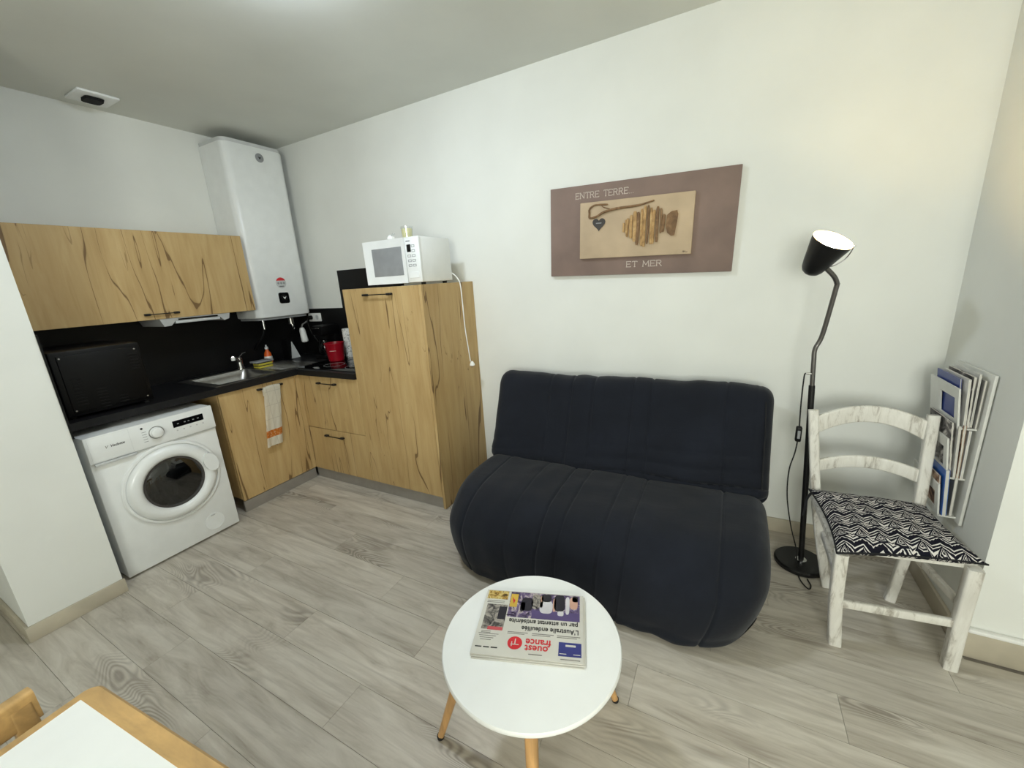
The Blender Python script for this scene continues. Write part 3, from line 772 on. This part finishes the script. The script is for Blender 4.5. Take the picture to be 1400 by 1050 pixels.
def letters(txt, xa, xb, zb, h):
    tot = sum(WD[c] for c in txt)-.15; k = (xb-xa)/tot; x = xa
    for c in txt:
        if c != ' ':
            m = MB()
            for (ax, ay), (bx, by) in GL[c]:
                a = Vector((x+ax*k, -.0255, zb+ay*h)); b = Vector((x+bx*k, -.0255, zb+by*h))
                m.sweep([a, b], rr(.0036, .0036, .0008, 1), (0, 1, 0))
            m.build('letter', 'lettering', t)
        x += WD[c]*k
letters('ENTRE TERRE...', -.345, -.012, .182, .031)
letters('ET MER', -.035, .160, -.212, .030)
br = [pic(.70, .085, -.053), pic(.60, .13, -.054), pic(.52, .144, -.053), pic(.37, .157, -.055), pic(.25, .20, -.056), pic(.19, .255, -.055), pic(.11, .276, -.054), pic(.105, .20, -.054), pic(.105, .124, -.054), pic(.15, .066, -.054), pic(.21, .06, -.054), pic(.29, .07, -.053)]
pts = catmull(br, 5); n_ = len(pts)
MB().tube(pts, .0055, 8, [.75+.55*math.sin(PI*min(1, i/n_*1.6))+.2*noise.noise(p*60) if i/n_ < .6 else 1.0-.5*(i/n_-.6)+.2*noise.noise(p*60) for i, p in enumerate(pts)]).build('driftwood_branch', 'drift_dark', t)
MB().tube(catmull([pic(.225, .06, -.054), pic(.25, .11, -.054), pic(.31, .15, -.054)], 5), .003, 7).build('twig', 'drift_dark', t)
hc = pic(.205, .39, -.0485); ho = []
for i in range(40):
    a = 2*PI*i/40; ho.append((-.0023*16*math.sin(a)**3, .0024*(13*math.cos(a)-5*math.cos(2*a)-2*math.cos(3*a)-math.cos(4*a))))
ht = MB().prism(ho, 0, .006, face_my(-.048) @ T((hc.x, hc.z, 0))).build('slate_heart', 'slate', t)
MB().box((hc.x-.016, -.0548, hc.z+.001), (hc.x+.016, -.0538, hc.z+.006)).build('heart_writing', 'midgrey', ht, smooth=0)
fish = [(597, 455, 515), (612, 435, 525), (626, 425, 545), (646, 405, 555), (670, 380, 578), (692, 385, 600), (712, 365, 606), (733, 345, 612), (752, 340, 592), (769, 358, 595), (788, 372, 592), (808, 350, 582), (826, 362, 522), (846, 400, 515)]
for i, (x, a, b) in enumerate(fish):
    u = (x-268)/735; ty, by = 333-80*u, 693-31*u
    A = pic(u, (a-ty)/(by-ty), -.053-.003*(i % 3)); Bp = pic(u, (b-ty)/(by-ty), -.053-.003*(i % 2))
    wdt = [.0115, .012, .013, .017, .021, .016, .014, .017, .012, .014, .017, .015, .012, .015][i]
    Bp.x += .004*math.sin(i*2.3)
    mid = (A+Bp)/2+Vector((.003*math.sin(i*1.7), 0, 0))
    MB().sweep([A, A*.85+mid*.15, mid, Bp*.85+mid*.15, Bp], rr(wdt, .011, .004), (0, 1, 0), [.6, 1, 1.05, 1, .65]).build('fish_slat', 'drift_dark' if i in (5, 8, 11, 12, 13) else 'drift', t)
tp = [(862, 405), (885, 382), (915, 375), (922, 400), (918, 450), (908, 538), (890, 541), (868, 522), (856, 470)]
pts = []
for x, y in tp:
    u = (x-268)/735; ty, by = 333-80*u, 693-31*u; q = pic(u, (y-ty)/(by-ty)); pts.append((q.x, q.z))
MB().prism(pts, 0, .010, face_my(-.048)).build('fish_tail', 'drift_dark', t)
MB().tube(catmull([(.262, -.0485, -.147), (.267, -.0485, -.138), (.269, -.0485, -.146), (.275, -.0485, -.139), (.278, -.0485, -.146), (.288, -.0485, -.144)], 5), .0009, 6).build('signature', 'ink', t)

# sofa
def cushion_sweep(sec, xa, xb, R, seams, nx=290, fold=None, tuck=None, seam_d=.0065, plan=None):
    """closed section (y,z) swept along x, its ends rolled inwards; stitched channels where seams run"""
    pts = catmull([(p[0], p[1], 0) for p in sec]+[(sec[0][0], sec[0][1], 0)], 12)[:-1]
    n = len(pts)
    nor = []
    area = sum(pts[i].x*pts[(i+1) % n].y-pts[(i+1) % n].x*pts[i].y for i in range(n))
    sg = 1 if area > 0 else -1
    for i in range(n):
        d = pts[(i+1) % n]-pts[i-1]; nv_ = Vector((d.y, -d.x, 0))*sg; nv_.normalize(); nor.append(nv_)
    xs = [xa+R*(1-math.cos(a)) for a in [PI/2*i/10 for i in range(10)]]
    xs += [xa+R+(xb-xa-2*R)*i/nx for i in range(nx+1)]
    xs += [xb-R*(1-math.cos(a)) for a in [PI/2*i/10 for i in range(9, -1, -1)]]
    m = MB(); rings = []; cx = (xa+xb)/2
    for x in xs:
        d = min(x-xa, xb-x)
        ins = R-math.sqrt(max(0, R*R-(R-d)**2)) if d < R else 0
        ring = []
        for p, q in zip(pts, nor):
            off = -ins
            for sx, k in seams: off -= seam_d*k*math.exp(-((x-sx)/.006)**2)
            if fold: off += fold(x, p.x, p.y)
            y, z = p.x+q.x*off, p.y+q.y*off
            X_ = x
            if plan: y += plan(d, y)
            if tuck: X_ = cx+(x-cx)*tuck(y, z)
            ring.append(m.bm.verts.new((X_, y, max(z, .004))))
        rings.append(ring)
    m.loop_faces(rings); return m
t = thing('sofa_bed', 'dark navy fabric covered sofa bed against the white wall', 'sofa', (3.06, -.55, 0))
XA, XB = 2.265, 3.855
def nz(x, y, z, s): return noise.noise(Vector((x*s, y*s, z*s)))
def fold_back(x, y, z):
    a = max(0, min(1, (.62-z)/.2))
    k = max(0, min(1, (x-2.9)/.7))
    ph = (z-.05*(x-3.0)+.03*nz(x, 0, z*.6, 2.5))*92
    f = .022*a*(1-abs(math.sin(ph*.5))**.6)*(-1)*(.3+.9*k)*(.5+.7*nz(x+7, y, z, 2.2)+.4)
    f += .010*nz(x, y, z, 4)+.006*nz(x, y, z, 10)
    for sx in (2.80, 3.165, 3.64):
        f += .006*math.sin(max(-1, min(1, (x-sx)/.12))*PI)*(.5+.5*nz(sx, z, 0, 6))
    return f
back = [(-.10, .30), (-.07, .55), (-.055, .80), (-.075, .865), (-.13, .902), (-.19, .898), (-.235, .86), (-.265, .78), (-.32, .64), (-.385, .50), (-.42, .43), (-.40, .35), (-.25, .28)]
SB = [(2.66, .6), (2.80, 1), (2.935, 1), (3.165, 1), (3.265, 1), (3.64, 1), (3.79, .8)]
cushion_sweep(back, XA+.005, XB-.005, .075, SB, fold=fold_back).build('backrest', 'fabric', t, smooth=80)
def fold_seat(x, y, z):
    f = .011*nz(x, y, z, 3.2)+.005*nz(x, y, z, 9)
    fr_ = max(0, min(1, (-y-.85)/.15))
    f += fr_*.010*nz(x*1.8, .3*z, 5, 6)
    a = max(0, 1-abs(y+.5)/.2)
    return f+.005*a*math.sin(x*24+6*nz(x, y, z, 4))*nz(x, y, z, 2)
def plan(d, y):
    return .13*max(0, 1-d/.24)**2*max(0, min(1, (-y-.55)/.4))
def tuck(y, z):
    a = max(0, min(1, (.26-z)/.26)); b = max(0, min(1, (-y-.35)/.65))
    return 1-.11*(a**1.4)*b-.015*a
seat = [(-.16, .10), (-.16, .29), (-.30, .36), (-.42, .412), (-.56, .425), (-.72, .42), (-.86, .398), (-.965, .345), (-1.035, .265), (-1.062, .17), (-1.06, .08), (-1.03, .02), (-.8, .006), (-.4, .006), (-.2, .02)]
SS = [(2.46, .8), (2.72, .4), (2.885, 1.2), (2.985, .9), (3.18, 1), (3.29, 1.3), (3.655, 1.2)]
cushion_sweep(seat, XA+.018, XB-.014, .085, SS, fold=fold_seat, tuck=tuck, plan=plan).build('seat', 'fabric', t, smooth=80)
# piping down the front corner of the cover
MB().tube(catmull([(3.81, -.245, .845), (3.815, -.29, .72), (3.815, -.36, .56), (3.815, -.42, .45)], 8), .0035, 8).build('piping', 'piping', t)

# coffee table
TC = (3.153, -1.622); TZ = .45
t = thing('coffee_table', 'round white coffee table on splayed beech legs before the sofa', 'table', (*TC, 0))
MB().lathe([(.255, TZ-.02), (.264, TZ-.018), (.268, TZ-.012), (.268, TZ-.004), (.265, TZ), (.001, TZ)], 96, T((*TC, 0))).build('table_top', 'laminate', t)
MB().lathe([(.255, TZ-.024), (.262, TZ-.019), (.001, TZ-.018)], 96, T((*TC, 0))).build('edge_band', 'honey', t)
for fx, fy in ((2.842, -1.737), (3.347, -1.362), (3.292, -1.928)):
    dx, dy = fx-TC[0], fy-TC[1]; L = math.hypot(dx, dy); dx, dy = dx/L, dy/L
    a = Vector((TC[0]+dx*.19, TC[1]+dy*.19, TZ-.022)); b = Vector((fx, fy, .006))
    lg = MB().tube([a, a*.5+b*.5, b], .0165, 16, [1.15, .95, .66]).build('leg', 'beech', t)
    MB().lathe([(.0085, 0), (.012, .002), (.0125, .012), (.0115, .014)], 16, T((fx, fy, 0))).build('foot_cap', 'rubber', lg)
    MB().lathe([(.032, TZ-.03), (.032, TZ-.0235)], 16, T((a.x, a.y, 0))).build('leg_mount', 'blackmetal', lg)

# newspaper
t = thing('newspaper', 'folded newspaper with red and black headlines on the round table', 'newspaper', (3.134, -1.583, TZ), (0, 0, math.radians(18.5+180)), local=True)
NW, NH = .328, .252
def sheet(x0, x1, y0, y1, z0, z1, amp=.0015, nx=24, ny=14):
    m = MB(); top = [[None]*(nx+1) for _ in range(ny+1)]; bot = [[None]*(nx+1) for _ in range(ny+1)]
    for j in range(ny+1):
        for i in range(nx+1):
            x = x0+(x1-x0)*i/nx; y = y0+(y1-y0)*j/ny
            k = amp*noise.noise(Vector((x*9, y*9, z0*300)))
            ed = max(0, 1-min((y1-y)/.012, 1)); k -= ed*ed*(z1-z0)*.35
            top[j][i] = m.bm.verts.new((x, y, z1+k)); bot[j][i] = m.bm.verts.new((x, y, z0+max(0, k*.4)))
    for L, fl_ in ((top, 0), (bot, 1)):
        for j in range(ny):
            for i in range(nx): m.bm.faces.new((L[j][i], L[j][i+1], L[j+1][i+1], L[j+1][i]))
    for i in range(nx):
        m.bm.faces.new((top[0][i], top[0][i+1], bot[0][i+1], bot[0][i])); m.bm.faces.new((top[ny][i], top[ny][i+1], bot[ny][i+1], bot[ny][i]))
    for j in range(ny):
        m.bm.faces.new((top[j][0], top[j+1][0], bot[j+1][0], bot[j][0])); m.bm.faces.new((top[j][nx], top[j+1][nx], bot[j+1][nx], bot[j][nx]))
    return m
sheet(-NW/2-.001, NW/2-.004, -NH/2, NH/2+.003, 0, .0042).build('inner_pages', 'paper', t, smooth=50)
sheet(-NW/2-.005, NW/2-.001, -NH/2+.002, NH/2-.001, .0044, .0088).build('inner_pages', 'paper', t, smooth=50)
fp = sheet(-NW/2, NW/2, -NH/2, NH/2-.004, .009, .0125, .0004).build('front_page', 'paper', t, smooth=50)
PZ = .0131
def uvp(u, v): return (.5-u)*NW, (v-.5)*NH       # as seen upside down: u to the right, v downwards
def patch(name, u0, u1, v0, v1, mat, dz=0):
    a = uvp(u0, v0); b = uvp(u1, v1)
    return MB().box((a[0], a[1], .0115), (b[0], b[1], PZ+dz)).build(name, mat, fp, smooth=0)
def words(name, body, u, v, size, mat, align='CENTER', off=0, dz=.0001, sx=1):
    p = uvp(u, v); m = MB().add_mesh(text_mesh(body, size, align, .0002, off), T((p[0], p[1], PZ+dz)) @ Matrix.Diagonal((sx, 1, 1, 1)))
    return m.build(name, mat, fp, smooth=0)
photo = print_mat('news_photo', [(.3, (30, 26, 34)), (.42, (78, 64, 96)), (.52, (112, 96, 132)), (.6, (190, 178, 176)), (.7, (60, 48, 56))], 38, .8)
dull = print_mat('news_photo_grey', [(.34, (34, 32, 32)), (.46, (92, 88, 84)), (.6, (168, 160, 150)), (.75, (60, 54, 50))], 46, .8)
gold = print_mat('news_photo_gold', [(.34, (60, 44, 20)), (.45, (170, 132, 58)), (.6, (214, 194, 124)), (.72, (120, 84, 40))], 60, .5)
dark = plain('suit_print', (36, 32, 42), .8); pale = plain('shirt_print', (206, 202, 206), .8); skin = plain('skin_print', (204, 160, 140), .8); viol = plain('violet_print', (86, 72, 118), .8); yel = plain('yellow_print', (206, 170, 66), .8)
patch('photograph', .26, .965, .012, .43, photo)
patch('photo_floor', .50, .965, .30, .43, viol, .0001)
def fig(u, w_, v0, v1, mat, dz):
    a = uvp(u, v0); b = uvp(u, v1); cx, cy = a[0], (a[1]+b[1])/2; h_ = abs(b[1]-a[1])/2; ww = w_*NW/2
    out = [(cx+ww*math.copysign(abs(math.cos(q))**.6, math.cos(q)), cy+h_*math.copysign(abs(math.sin(q))**.6, math.sin(q))) for q in [2*PI*i/18 for i in range(18)]]
    MB().prism(out, PZ-.0002, PZ+dz).build('photo_figure', mat, fp, smooth=0)
for u, w_, v0, v1, mat in ((.44, .12, .10, .32, dark), (.53, .09, .03, .28, dull), (.635, .13, .13, .34, pale), (.63, .10, .02, .15, dark), (.765, .11, .015, .29, dark), (.845, .04, .04, .33, pale), (.905, .08, .04, .24, skin), (.92, .06, .02, .12, dark), (.715, .03, .08, .3, skin), (.78, .06, .28, .36, pale), (.40, .05, .18, .33, dark), (.585, .03, .05, .25, skin)):
    fig(u, w_, v0, v1, mat, .0003)
patch('photo_flag', .265, .34, .05, .27, yel, .0003)
MB().prism([uvp(.28, .10), uvp(.305, .22), uvp(.33, .08), uvp(.315, .16), uvp(.295, .13)], PZ, PZ+.0005).build('flag_mark', 'ink_red', fp, smooth=0)
patch('photograph', .02, .235, .012, .155, gold)
patch('photograph', .04, .25, .245, .64, dull)
patch('photo_panel', .17, .25, .28, .48, dark, .0002)
patch('photo_strip', .10, .245, .60, .645, plain('red_strip', (196, 84, 88), .8), .0002)
words('headline', "L'Australie endeuillée", .69, .585, .0235, 'ink', off=.0004, sx=.86)
words('headline', 'par un attentat antisémite', .62, .485, .0235, 'ink', off=.0004, sx=.88)
patch('caption_line', .255, .33, .395, .41, 'ink')
patch('caption_line', .30, .345, .36, .375, 'ink')
for u0, u1 in ((.30, .49), (.53, .73), (.76, .97)):
    for i in range(2): patch('text_line', u0, u1-.03*i, .648+.022*i, .656+.022*i, 'ink_grey')
words('masthead', 'ouest', .585, .855, .032, 'ink_red', off=.0006, sx=.95)
words('masthead', 'france', .595, .77, .032, 'ink_red', off=.0006, sx=.95)
c_ = uvp(.385, .80); e_ = MB().lathe([(.022, PZ-.001), (.022, PZ+.0001), (.001, PZ+.0001)], 32, T((c_[0], c_[1], 0))).build('masthead_emblem', 'ink_red', fp, smooth=0)
m = MB(); m.box((c_[0]-.012, c_[1]+.004, PZ), (c_[0]+.012, c_[1]+.0065, PZ+.0003)); m.box((c_[0]-.002, c_[1]-.014, PZ), (c_[0]+.001, c_[1]+.005, PZ+.0003)); m.box((c_[0]+.008, c_[1]-.004, PZ), (c_[0]+.0105, c_[1]+.012, PZ+.0003))
m.build('emblem_cut', 'paper', e_, smooth=0)
bx = patch('blue_box', .78, .98, .735, .915, 'ink_blue')
patch('box_line', .84, .93, .765, .79, 'paper', .0003); patch('box_line', .79, .85, .882, .89, 'paper', .0003); patch('box_line', .91, .97, .882, .89, 'paper', .0003)
for a_, b_ in ((.03, .09), (.105, .16), (.175, .235)): patch('caption_line', a_, b_, .88, .893, 'ink')
for i in range(4): patch('text_line', .03+.01*i, .22-.02*i, .70+.028*i, .707+.028*i, 'ink_grey')
for i in range(2): patch('text_line', .03, .21, .185+.025*i, .192+.025*i, 'ink_grey')
for i in range(2): patch('text_line', .05, .14, .665+.02*i, .672+.02*i, 'ink_grey')
patch('caption_line', .52, .64, .925, .934, 'ink_grey'); patch('caption_line', .80, .97, .95, .957, 'ink_grey')

# floor lamp
t = thing('floor_lamp', 'black floor lamp with lit conical shade beside the sofa', 'lamp', (4.025, -.28, 0))
MB().lathe([(.108, 0), (.112, .004), (.112, .018), (.106, .024), (.001, .026)], 48, T((4.025, -.27, 0))).build('base', 'blackmetal', t)
MB().lathe([(.024, .026), (.024, .034), (.014, .036)], 24, T((4.027, -.28, 0))).build('collar', 'chrome', t)
MB().tube([(4.027, -.28, .03), (3.978, -.28, .95)], .0125, 16).build('pole', 'blackmetal', t)
nk = catmull([(3.979, -.28, .94), (3.973, -.28, 1.06), (3.972, -.28, 1.12), (3.991, -.285, 1.187), (4.008, -.33, 1.387), (4.008, -.335, 1.407), (3.992, -.35, 1.437), (3.957, -.372, 1.474)], 8)
MB().tube(nk, .0095, 14).build('neck', 'pole', t)
ax = Vector((.37, -.43, .82)).normalized(); tip = Vector((3.905, -.345, 1.452))
q = ax.to_track_quat('Z', 'Y').to_matrix().to_4x4(); SM = T(tip) @ q @ Matrix.Scale(.70, 4)
outer = [(.002, -.001), (.026, .003), (.046, .016), (.058, .036), (.070, .075), (.085, .135), (.098, .185), (.106, .222)]
inner = [(.104, .222), (.096, .185), (.083, .136), (.068, .077), (.056, .04), (.044, .021), (.024, .009), (.002, .007)]
sh = MB().lathe(outer+[(.104, .222)], 48, SM, cap=False).build('shade', 'blackmetal', t, smooth=50)
MB().lathe(inner, 48, SM, cap=False).build('shade_lining', 'shade_in', sh, smooth=50)
MB().lathe([(.018, .008), (.018, .10), (.014, .105)], 16, SM).build('socket', 'white', sh)
MB().lathe([(.012, .102), (.016, .11), (.03, .145), (.034, .168), (.029, .192), (.015, .206), (.001, .209)], 24, SM).build('bulb', 'bulb', sh, smooth=60)
MB().tube(catmull([(3.955, -.372, 1.474), (3.985, -.378, 1.481), (4.012, -.38, 1.500), (4.028, -.38, 1.523), (4.038, -.378, 1.549)], 6), .0022, 8).build('guard_wire', 'pole', sh)
MB().lathe([(.003, 0), (.006, .002), (.006, .006), (.001, .008)], 10, T((4.038, -.378, 1.547))).build('guard_tip', 'chrome', sh)
MB().tube([(3.974, -.283, 1.005), (3.948, -.285, 1.008)], .005, 10).build('cord_clip', 'chrome', t)
MB().tube(catmull([(3.95, -.285, 1.008), (3.944, -.285, .99), (3.945, -.285, .86), (3.95, -.285, .72), (3.945, -.29, .62), (3.930, -.29, .52), (3.935, -.29, .38), (3.965, -.285, .22), (3.998, -.29, .10), (4.005, -.31, .04), (4.008, -.40, .008), (4.035, -.465, .006), (4.05, -.44, .006), (4.042, -.395, .006)], 6), .003, 8).build('cord', 'rubber', t)
MB().box((3.938, -.297, .672), (3.962, -.272, .748), .006).build('cord_switch', 'dark_plastic', t)
MB().box((3.944, -.2995, .69), (3.956, -.296, .73), .002, 1).build('switch_rocker', 'midgrey', t)

# white rustic chair
t = thing('wooden_chair', 'rustic white painted wooden chair by the magazine rack', 'chair', (4.23, -.56, 0))
def post(pts, w0=.036, d0=.036, sc_=None): return MB().sweep(catmull(pts, 6), rr(w0, d0, .008), (0, 1, 0), sc_)
BLp = [(4.115, -.405, 0), (4.065, -.385, .25), (4.03, -.365, .47), (4.005, -.345, .68), (3.988, -.325, .848)]
BRp = [(4.345, -.395, 0), (4.375, -.375, .25), (4.388, -.355, .47), (4.389, -.335, .68), (4.390, -.315, .862)]
for p in (BLp, BRp): post(p, .038, .034).build('back_post', 'worn', t)
FLp = [(4.085, -.757, 0), (4.062, -.775, .22), (4.052, -.79, .44)]
FRp = [(4.435, -.712, 0), (4.432, -.715, .22), (4.432, -.72, .44)]
for p in (FLp, FRp): post(p, .042, .042, None).build('leg', 'worn', t)
def rail(a, b, rise, h, bow=.025, d=.018):
    a, b = Vector(a), Vector(b); pts = []
    for i in range(17):
        s_ = i/16; k = 4*s_*(1-s_); pts.append(a.lerp(b, s_)+Vector((0, bow*k, rise*k)))
    return MB().sweep(pts, rr(d, h, .006), (0, 0, 1))
rail((4.0, -.335, .778), (4.390, -.322, .785), .062, .074).build('top_rail', 'worn', t)
rail((4.022, -.352, .588), (4.388, -.342, .590), .036, .056).build('back_slat', 'worn', t)
m = MB(); sec = [(4.03, -.765), (4.445, -.70), (4.412, -.35), (4.015, -.365)]
m.prism(sec, .425, .447); m.build('seat', 'worn', t, smooth=20)
for a, b, h in (((4.07, -.766, .20), (4.433, -.715, .20), .034), ((4.075, -.765, .27), (4.075, -.39, .27), .03), ((4.432, -.71, .27), (4.378, -.385, .27), .03), ((4.085, -.39, .30), (4.375, -.375, .30), .028)):
    MB().sweep([a, b], rr(.02, h, .006), (0, 0, 1)).build('stretcher', 'worn', t)

# cushion on the chair
m = MB(); N_ = 36; cs = [Vector((4.000, -.385, .482)), Vector((4.028, -.835, .460)), Vector((4.460, -.722, .465)), Vector((4.408, -.365, .475))]
top, bot = [], []
for j in range(N_+1):
    ra, rb = [], []
    for i in range(N_+1):
        u, v = i/N_*2-1, j/N_*2-1
        uu = u*(1-.085*(1-v*v)); vv = v*(1-.085*(1-u*u))
        a, b = (uu+1)/2, (vv+1)/2
        p = (cs[0]*(1-a)+cs[3]*a)*(1-b)+(cs[1]*(1-a)+cs[2]*a)*b
        th = ((1-u**4)*(1-v**4))**.55
        wv = .006*noise.noise(Vector((u*2, v*2, 3)))+.004*noise.noise(Vector((u*5, v*5, 1)))
        ra.append(m.bm.verts.new((p.x, p.y, p.z+th*.040+wv*th*1.5)))
        rb.append(m.bm.verts.new((p.x, p.y, max(.446 if (p.y > -.775) else .425, p.z-th*.04-.002))) if th > .001 else ra[-1])
    top.append(ra); bot.append(rb)
for j in range(N_):
    for i in range(N_):
        m.bm.faces.new((top[j][i], top[j][i+1], top[j+1][i+1], top[j+1][i]))
        fs = [bot[j][i], bot[j][i+1], bot[j+1][i+1], bot[j+1][i]]
        fs = list(dict.fromkeys(fs))
        if len(fs) > 2:
            try: m.bm.faces.new(fs)
            except ValueError: pass
t = thing('seat_cushion', 'black and white zigzag patterned seat cushion on the white chair', 'cushion', (4.23, -.58, .455))
body = m.build('cover', 'ikat', t, smooth=70)
ed = []
for i in range(N_+1): ed.append((0, i))
MB().tube([Vector(v) for v in [(*cs[0][:2], cs[0].z)]+[tuple(c) for c in []]]+[cs[0].lerp(cs[1], k/12)+Vector((.030*4*(k/12)*(1-k/12)*.62, 0, 0)) for k in range(1, 13)], .0035, 6).build('edge_piping', 'piping', t)
MB().tube([cs[1].lerp(cs[2], k/12)+Vector((0, .030*4*(k/12)*(1-k/12)*.62, 0)) for k in range(13)], .0035, 6).build('edge_piping', 'piping', t)
MB().sweep(catmull([(4.012, -.40, .478), (3.995, -.405, .44), (3.992, -.41, .40), (3.986, -.415, .355)], 5), rr(.011, .003, .001), (0, 1, 0)).build('tie', 'piping', t)

# magazine rack on the right wall
t = thing('magazine_rack', 'pale grey three pocket magazine rack hung on the right wall', 'rack', (4.48, -.29, .45))
RY0, RY1 = -.435, -.15
MB().box((4.486, RY0, .445), (4.496, RY1, 1.062), .002).build('back_panel', 'rack', t)
for yy in (RY0+.03, RY1-.03): MB().box((4.495, yy-.012, .96), (4.4998, yy+.012, 1.0)).build('hanger', 'rack', t, smooth=0)
pk = [(.842, 1.0), (.632, .798), (.462, .60)]
for z0, z1 in pk:
    A = Matrix.Translation((4.437, 0, z0)) @ Rm(-7, 'Y') @ Matrix(((0, 0, -1, 0), (1, 0, 0, 0), (0, 1, 0, 0), (0, 0, 0, 1)))
    m = MB().frame(RY0+.03, RY1, 0, z1-z0, (.030, .095, .028, .042), 0, .006, A)
    pf = m.build('pocket_front', 'rack', t, smooth=0)
    MB().box((4.432, RY0+.03, z0-.004), (4.487, RY1, z0+.003)).build('pocket_floor', 'rack', t, smooth=0)
def magazine(label, z, x, tilt, col, hgt=.25, wid=.2, yc=-.29, th=.005, pic_stops=None, roty=0):
    t2 = thing('magazine', label, 'magazine', (x+.011, yc, z), (math.radians(roty), math.radians(tilt), 0), 'magazines in the wall rack', local=True)
    MB().box((-th*.5+.0007, -wid/2+.001, .001), (th*.5-.0007, wid/2-.001, hgt-.001)).build('pages', 'paper', t2, smooth=0)
    cm = plain('magazine_cover', col, .35) if not pic_stops else print_mat('magazine_cover_print', pic_stops, 14, 1)
    for sx in (-1, 1): MB().box((sx*th*.5-.0007, -wid/2, 0), (sx*th*.5+.0007, wid/2, hgt)).build('cover', cm, t2, smooth=0)
    return t2
bw_ = [(.36, (40, 40, 44)), (.5, (120, 116, 114)), (.64, (210, 206, 200))]
br_ = [(.36, (70, 50, 42)), (.5, (150, 118, 96)), (.64, (206, 190, 172))]
magazine('blue covered magazine at the front of the rack top pocket', .848, 4.431, -6, (44, 62, 130), .185, .2, -.275, .004)
magazine('white covered magazine behind the blue one in top pocket', .848, 4.438, -4, (224, 222, 216), .19, .205, -.305, .006)
magazine('black and white photo magazine in the rack top pocket', .848, 4.447, -3, (0, 0, 0), .20, .205, -.305, .007, bw_)
magazine('white edged tall magazine in the rack top pocket', .848, 4.457, -1.5, (214, 214, 210), .212, .205, -.30, .005)
magazine('grey covered magazine against rack back in top pocket', .848, 4.466, -.5, (132, 130, 126), .19, .21, -.31, .006)
magazine('dark photo magazine at the front of the middle pocket', .638, 4.431, -6, (0, 0, 0), .225, .2, -.30, .006, bw_)
magazine('pale magazine second in the rack middle pocket', .638, 4.440, -4, (206, 204, 198), .215, .205, -.31, .006)
magazine('brown photo magazine in the rack middle pocket', .638, 4.450, -3, (0, 0, 0), .22, .205, -.31, .007, br_)
magazine('white magazine near the back of the middle pocket', .638, 4.460, -1.5, (220, 220, 218), .20, .21, -.31, .006)
magazine('bright blue folder leaning in the rack bottom pocket', .468, 4.436, -5, (32, 92, 176), .20, .21, -.31, .012)
magazine('brown photo magazine at the front of the bottom pocket', .468, 4.4255, -6.5, (0, 0, 0), .165, .19, -.30, .004, br_)
magazine('grey magazine at the back of the bottom pocket', .468, 4.456, -2, (168, 166, 160), .17, .2, -.31, .008)

# dining table corner
th_ = math.radians(4.8)
t = thing('dining_table', 'white topped dining table with honey coloured wooden edge', 'table', (2.505, -2.338, 0), (0, 0, th_), local=True)
DW, DL, DZ = .80, 1.15, .75
def rounded_frame(bx, by, R):
    m = MB()
    def out(ix, iy, R_):
        pts = []
        for cx, cy, a in ((DW-ix-R_, -iy-R_, 0), (ix+R_, -iy-R_, 90), (ix+R_, -DL+iy+R_, 180), (DW-ix-R_, -DL+iy+R_, 270)):
            for i in range(7):
                q = math.radians(a+15*i); pts.append((cx+R_*math.cos(q), cy+R_*math.sin(q)))
        return pts
    rings = []
    for pts, z in ((out(bx, by, .002), DZ-.03), (out(.006, .006, R), DZ-.03), (out(0, 0, R), DZ-.024), (out(0, 0, R), DZ-.006), (out(.005, .005, R), DZ), (out(bx, by, .002), DZ)):
        rings.append([m.bm.verts.new((x, y, z)) for x, y in pts])
    m.loop_faces(rings+[rings[0]], True, False); return m
rounded_frame(.022, .034, .022).build('wooden_edge', 'honey', t, smooth=40)
MB().box((.0215, -DL+.0335, DZ-.028), (DW-.0215, -.0335, DZ-.0004)).build('table_top', 'laminate', t, smooth=0)
m = MB()
MB().frame(.06, DW-.06, -DL+.06, -.06, .02, DZ-.10, DZ-.03).build('apron', 'honey', t, smooth=0)
for x in (.07, DW-.07):
    for y in (-.07, -DL+.07): MB().sweep([(x, y, DZ-.03), (x, y, 0)], rr(.045, .045, .006), (0, 1, 0), [1, .75]).build('leg', 'honey', t)
# dining chair behind it
t = thing('dining_chair', 'honey coloured wooden chair pushed up to the white topped table', 'chair', (2.44, -2.62, 0), (0, 0, th_), local=True)
for y in (-.19, .19):
    MB().sweep(catmull([(-.03, y, 0), (-.01, y, .42), (-.012, y, .74)], 5), rr(.032, .034, .006), (0, 1, 0)).build('back_post', 'honey', t)
MB().sweep([(-.012, -.212, .727), (-.004, 0, .727), (-.012, .212, .727)], rr(.028, .07, .008), (0, 0, 1)).build('top_rail', 'honey', t)
MB().sweep([(-.01, -.18, .60), (-.004, 0, .60), (-.01, .18, .60)], rr(.016, .05, .005), (0, 0, 1)).build('back_slat', 'honey', t)
MB().box((-.02, -.2, .42), (.36, .2, .445), .008).build('seat', 'honey', t)
for y in (-.17, .17): MB().sweep([(.33, y, .43), (.34, y, 0)], rr(.035, .035, .006), (0, 1, 0)).build('leg', 'honey', t)
for y in (-.18, .18): MB().sweep([(-.012, y, .25), (.335, y, .25)], rr(.018, .026, .004), (0, 0, 1)).build('stretcher', 'honey', t)

# ceiling lamp just above the picture's edge
LX, LY = 2.12, -1.36
t = thing('ceiling_lamp', 'lit opal dome lamp flush on the ceiling above the floor planks', 'lamp', (LX, LY, H))
MB().lathe([(.125, H), (.125, H-.012), (.112, H-.016), (.001, H-.016)], 40, T((LX, LY, 0))).build('mount', 'appl', t)
MB().lathe([(.11, H-.016), (.11, H-.028), (.10, H-.045), (.075, H-.06), (.04, H-.068), (.001, H-.071)], 40, T((LX, LY, 0))).build('dome', 'globe', t, smooth=80)
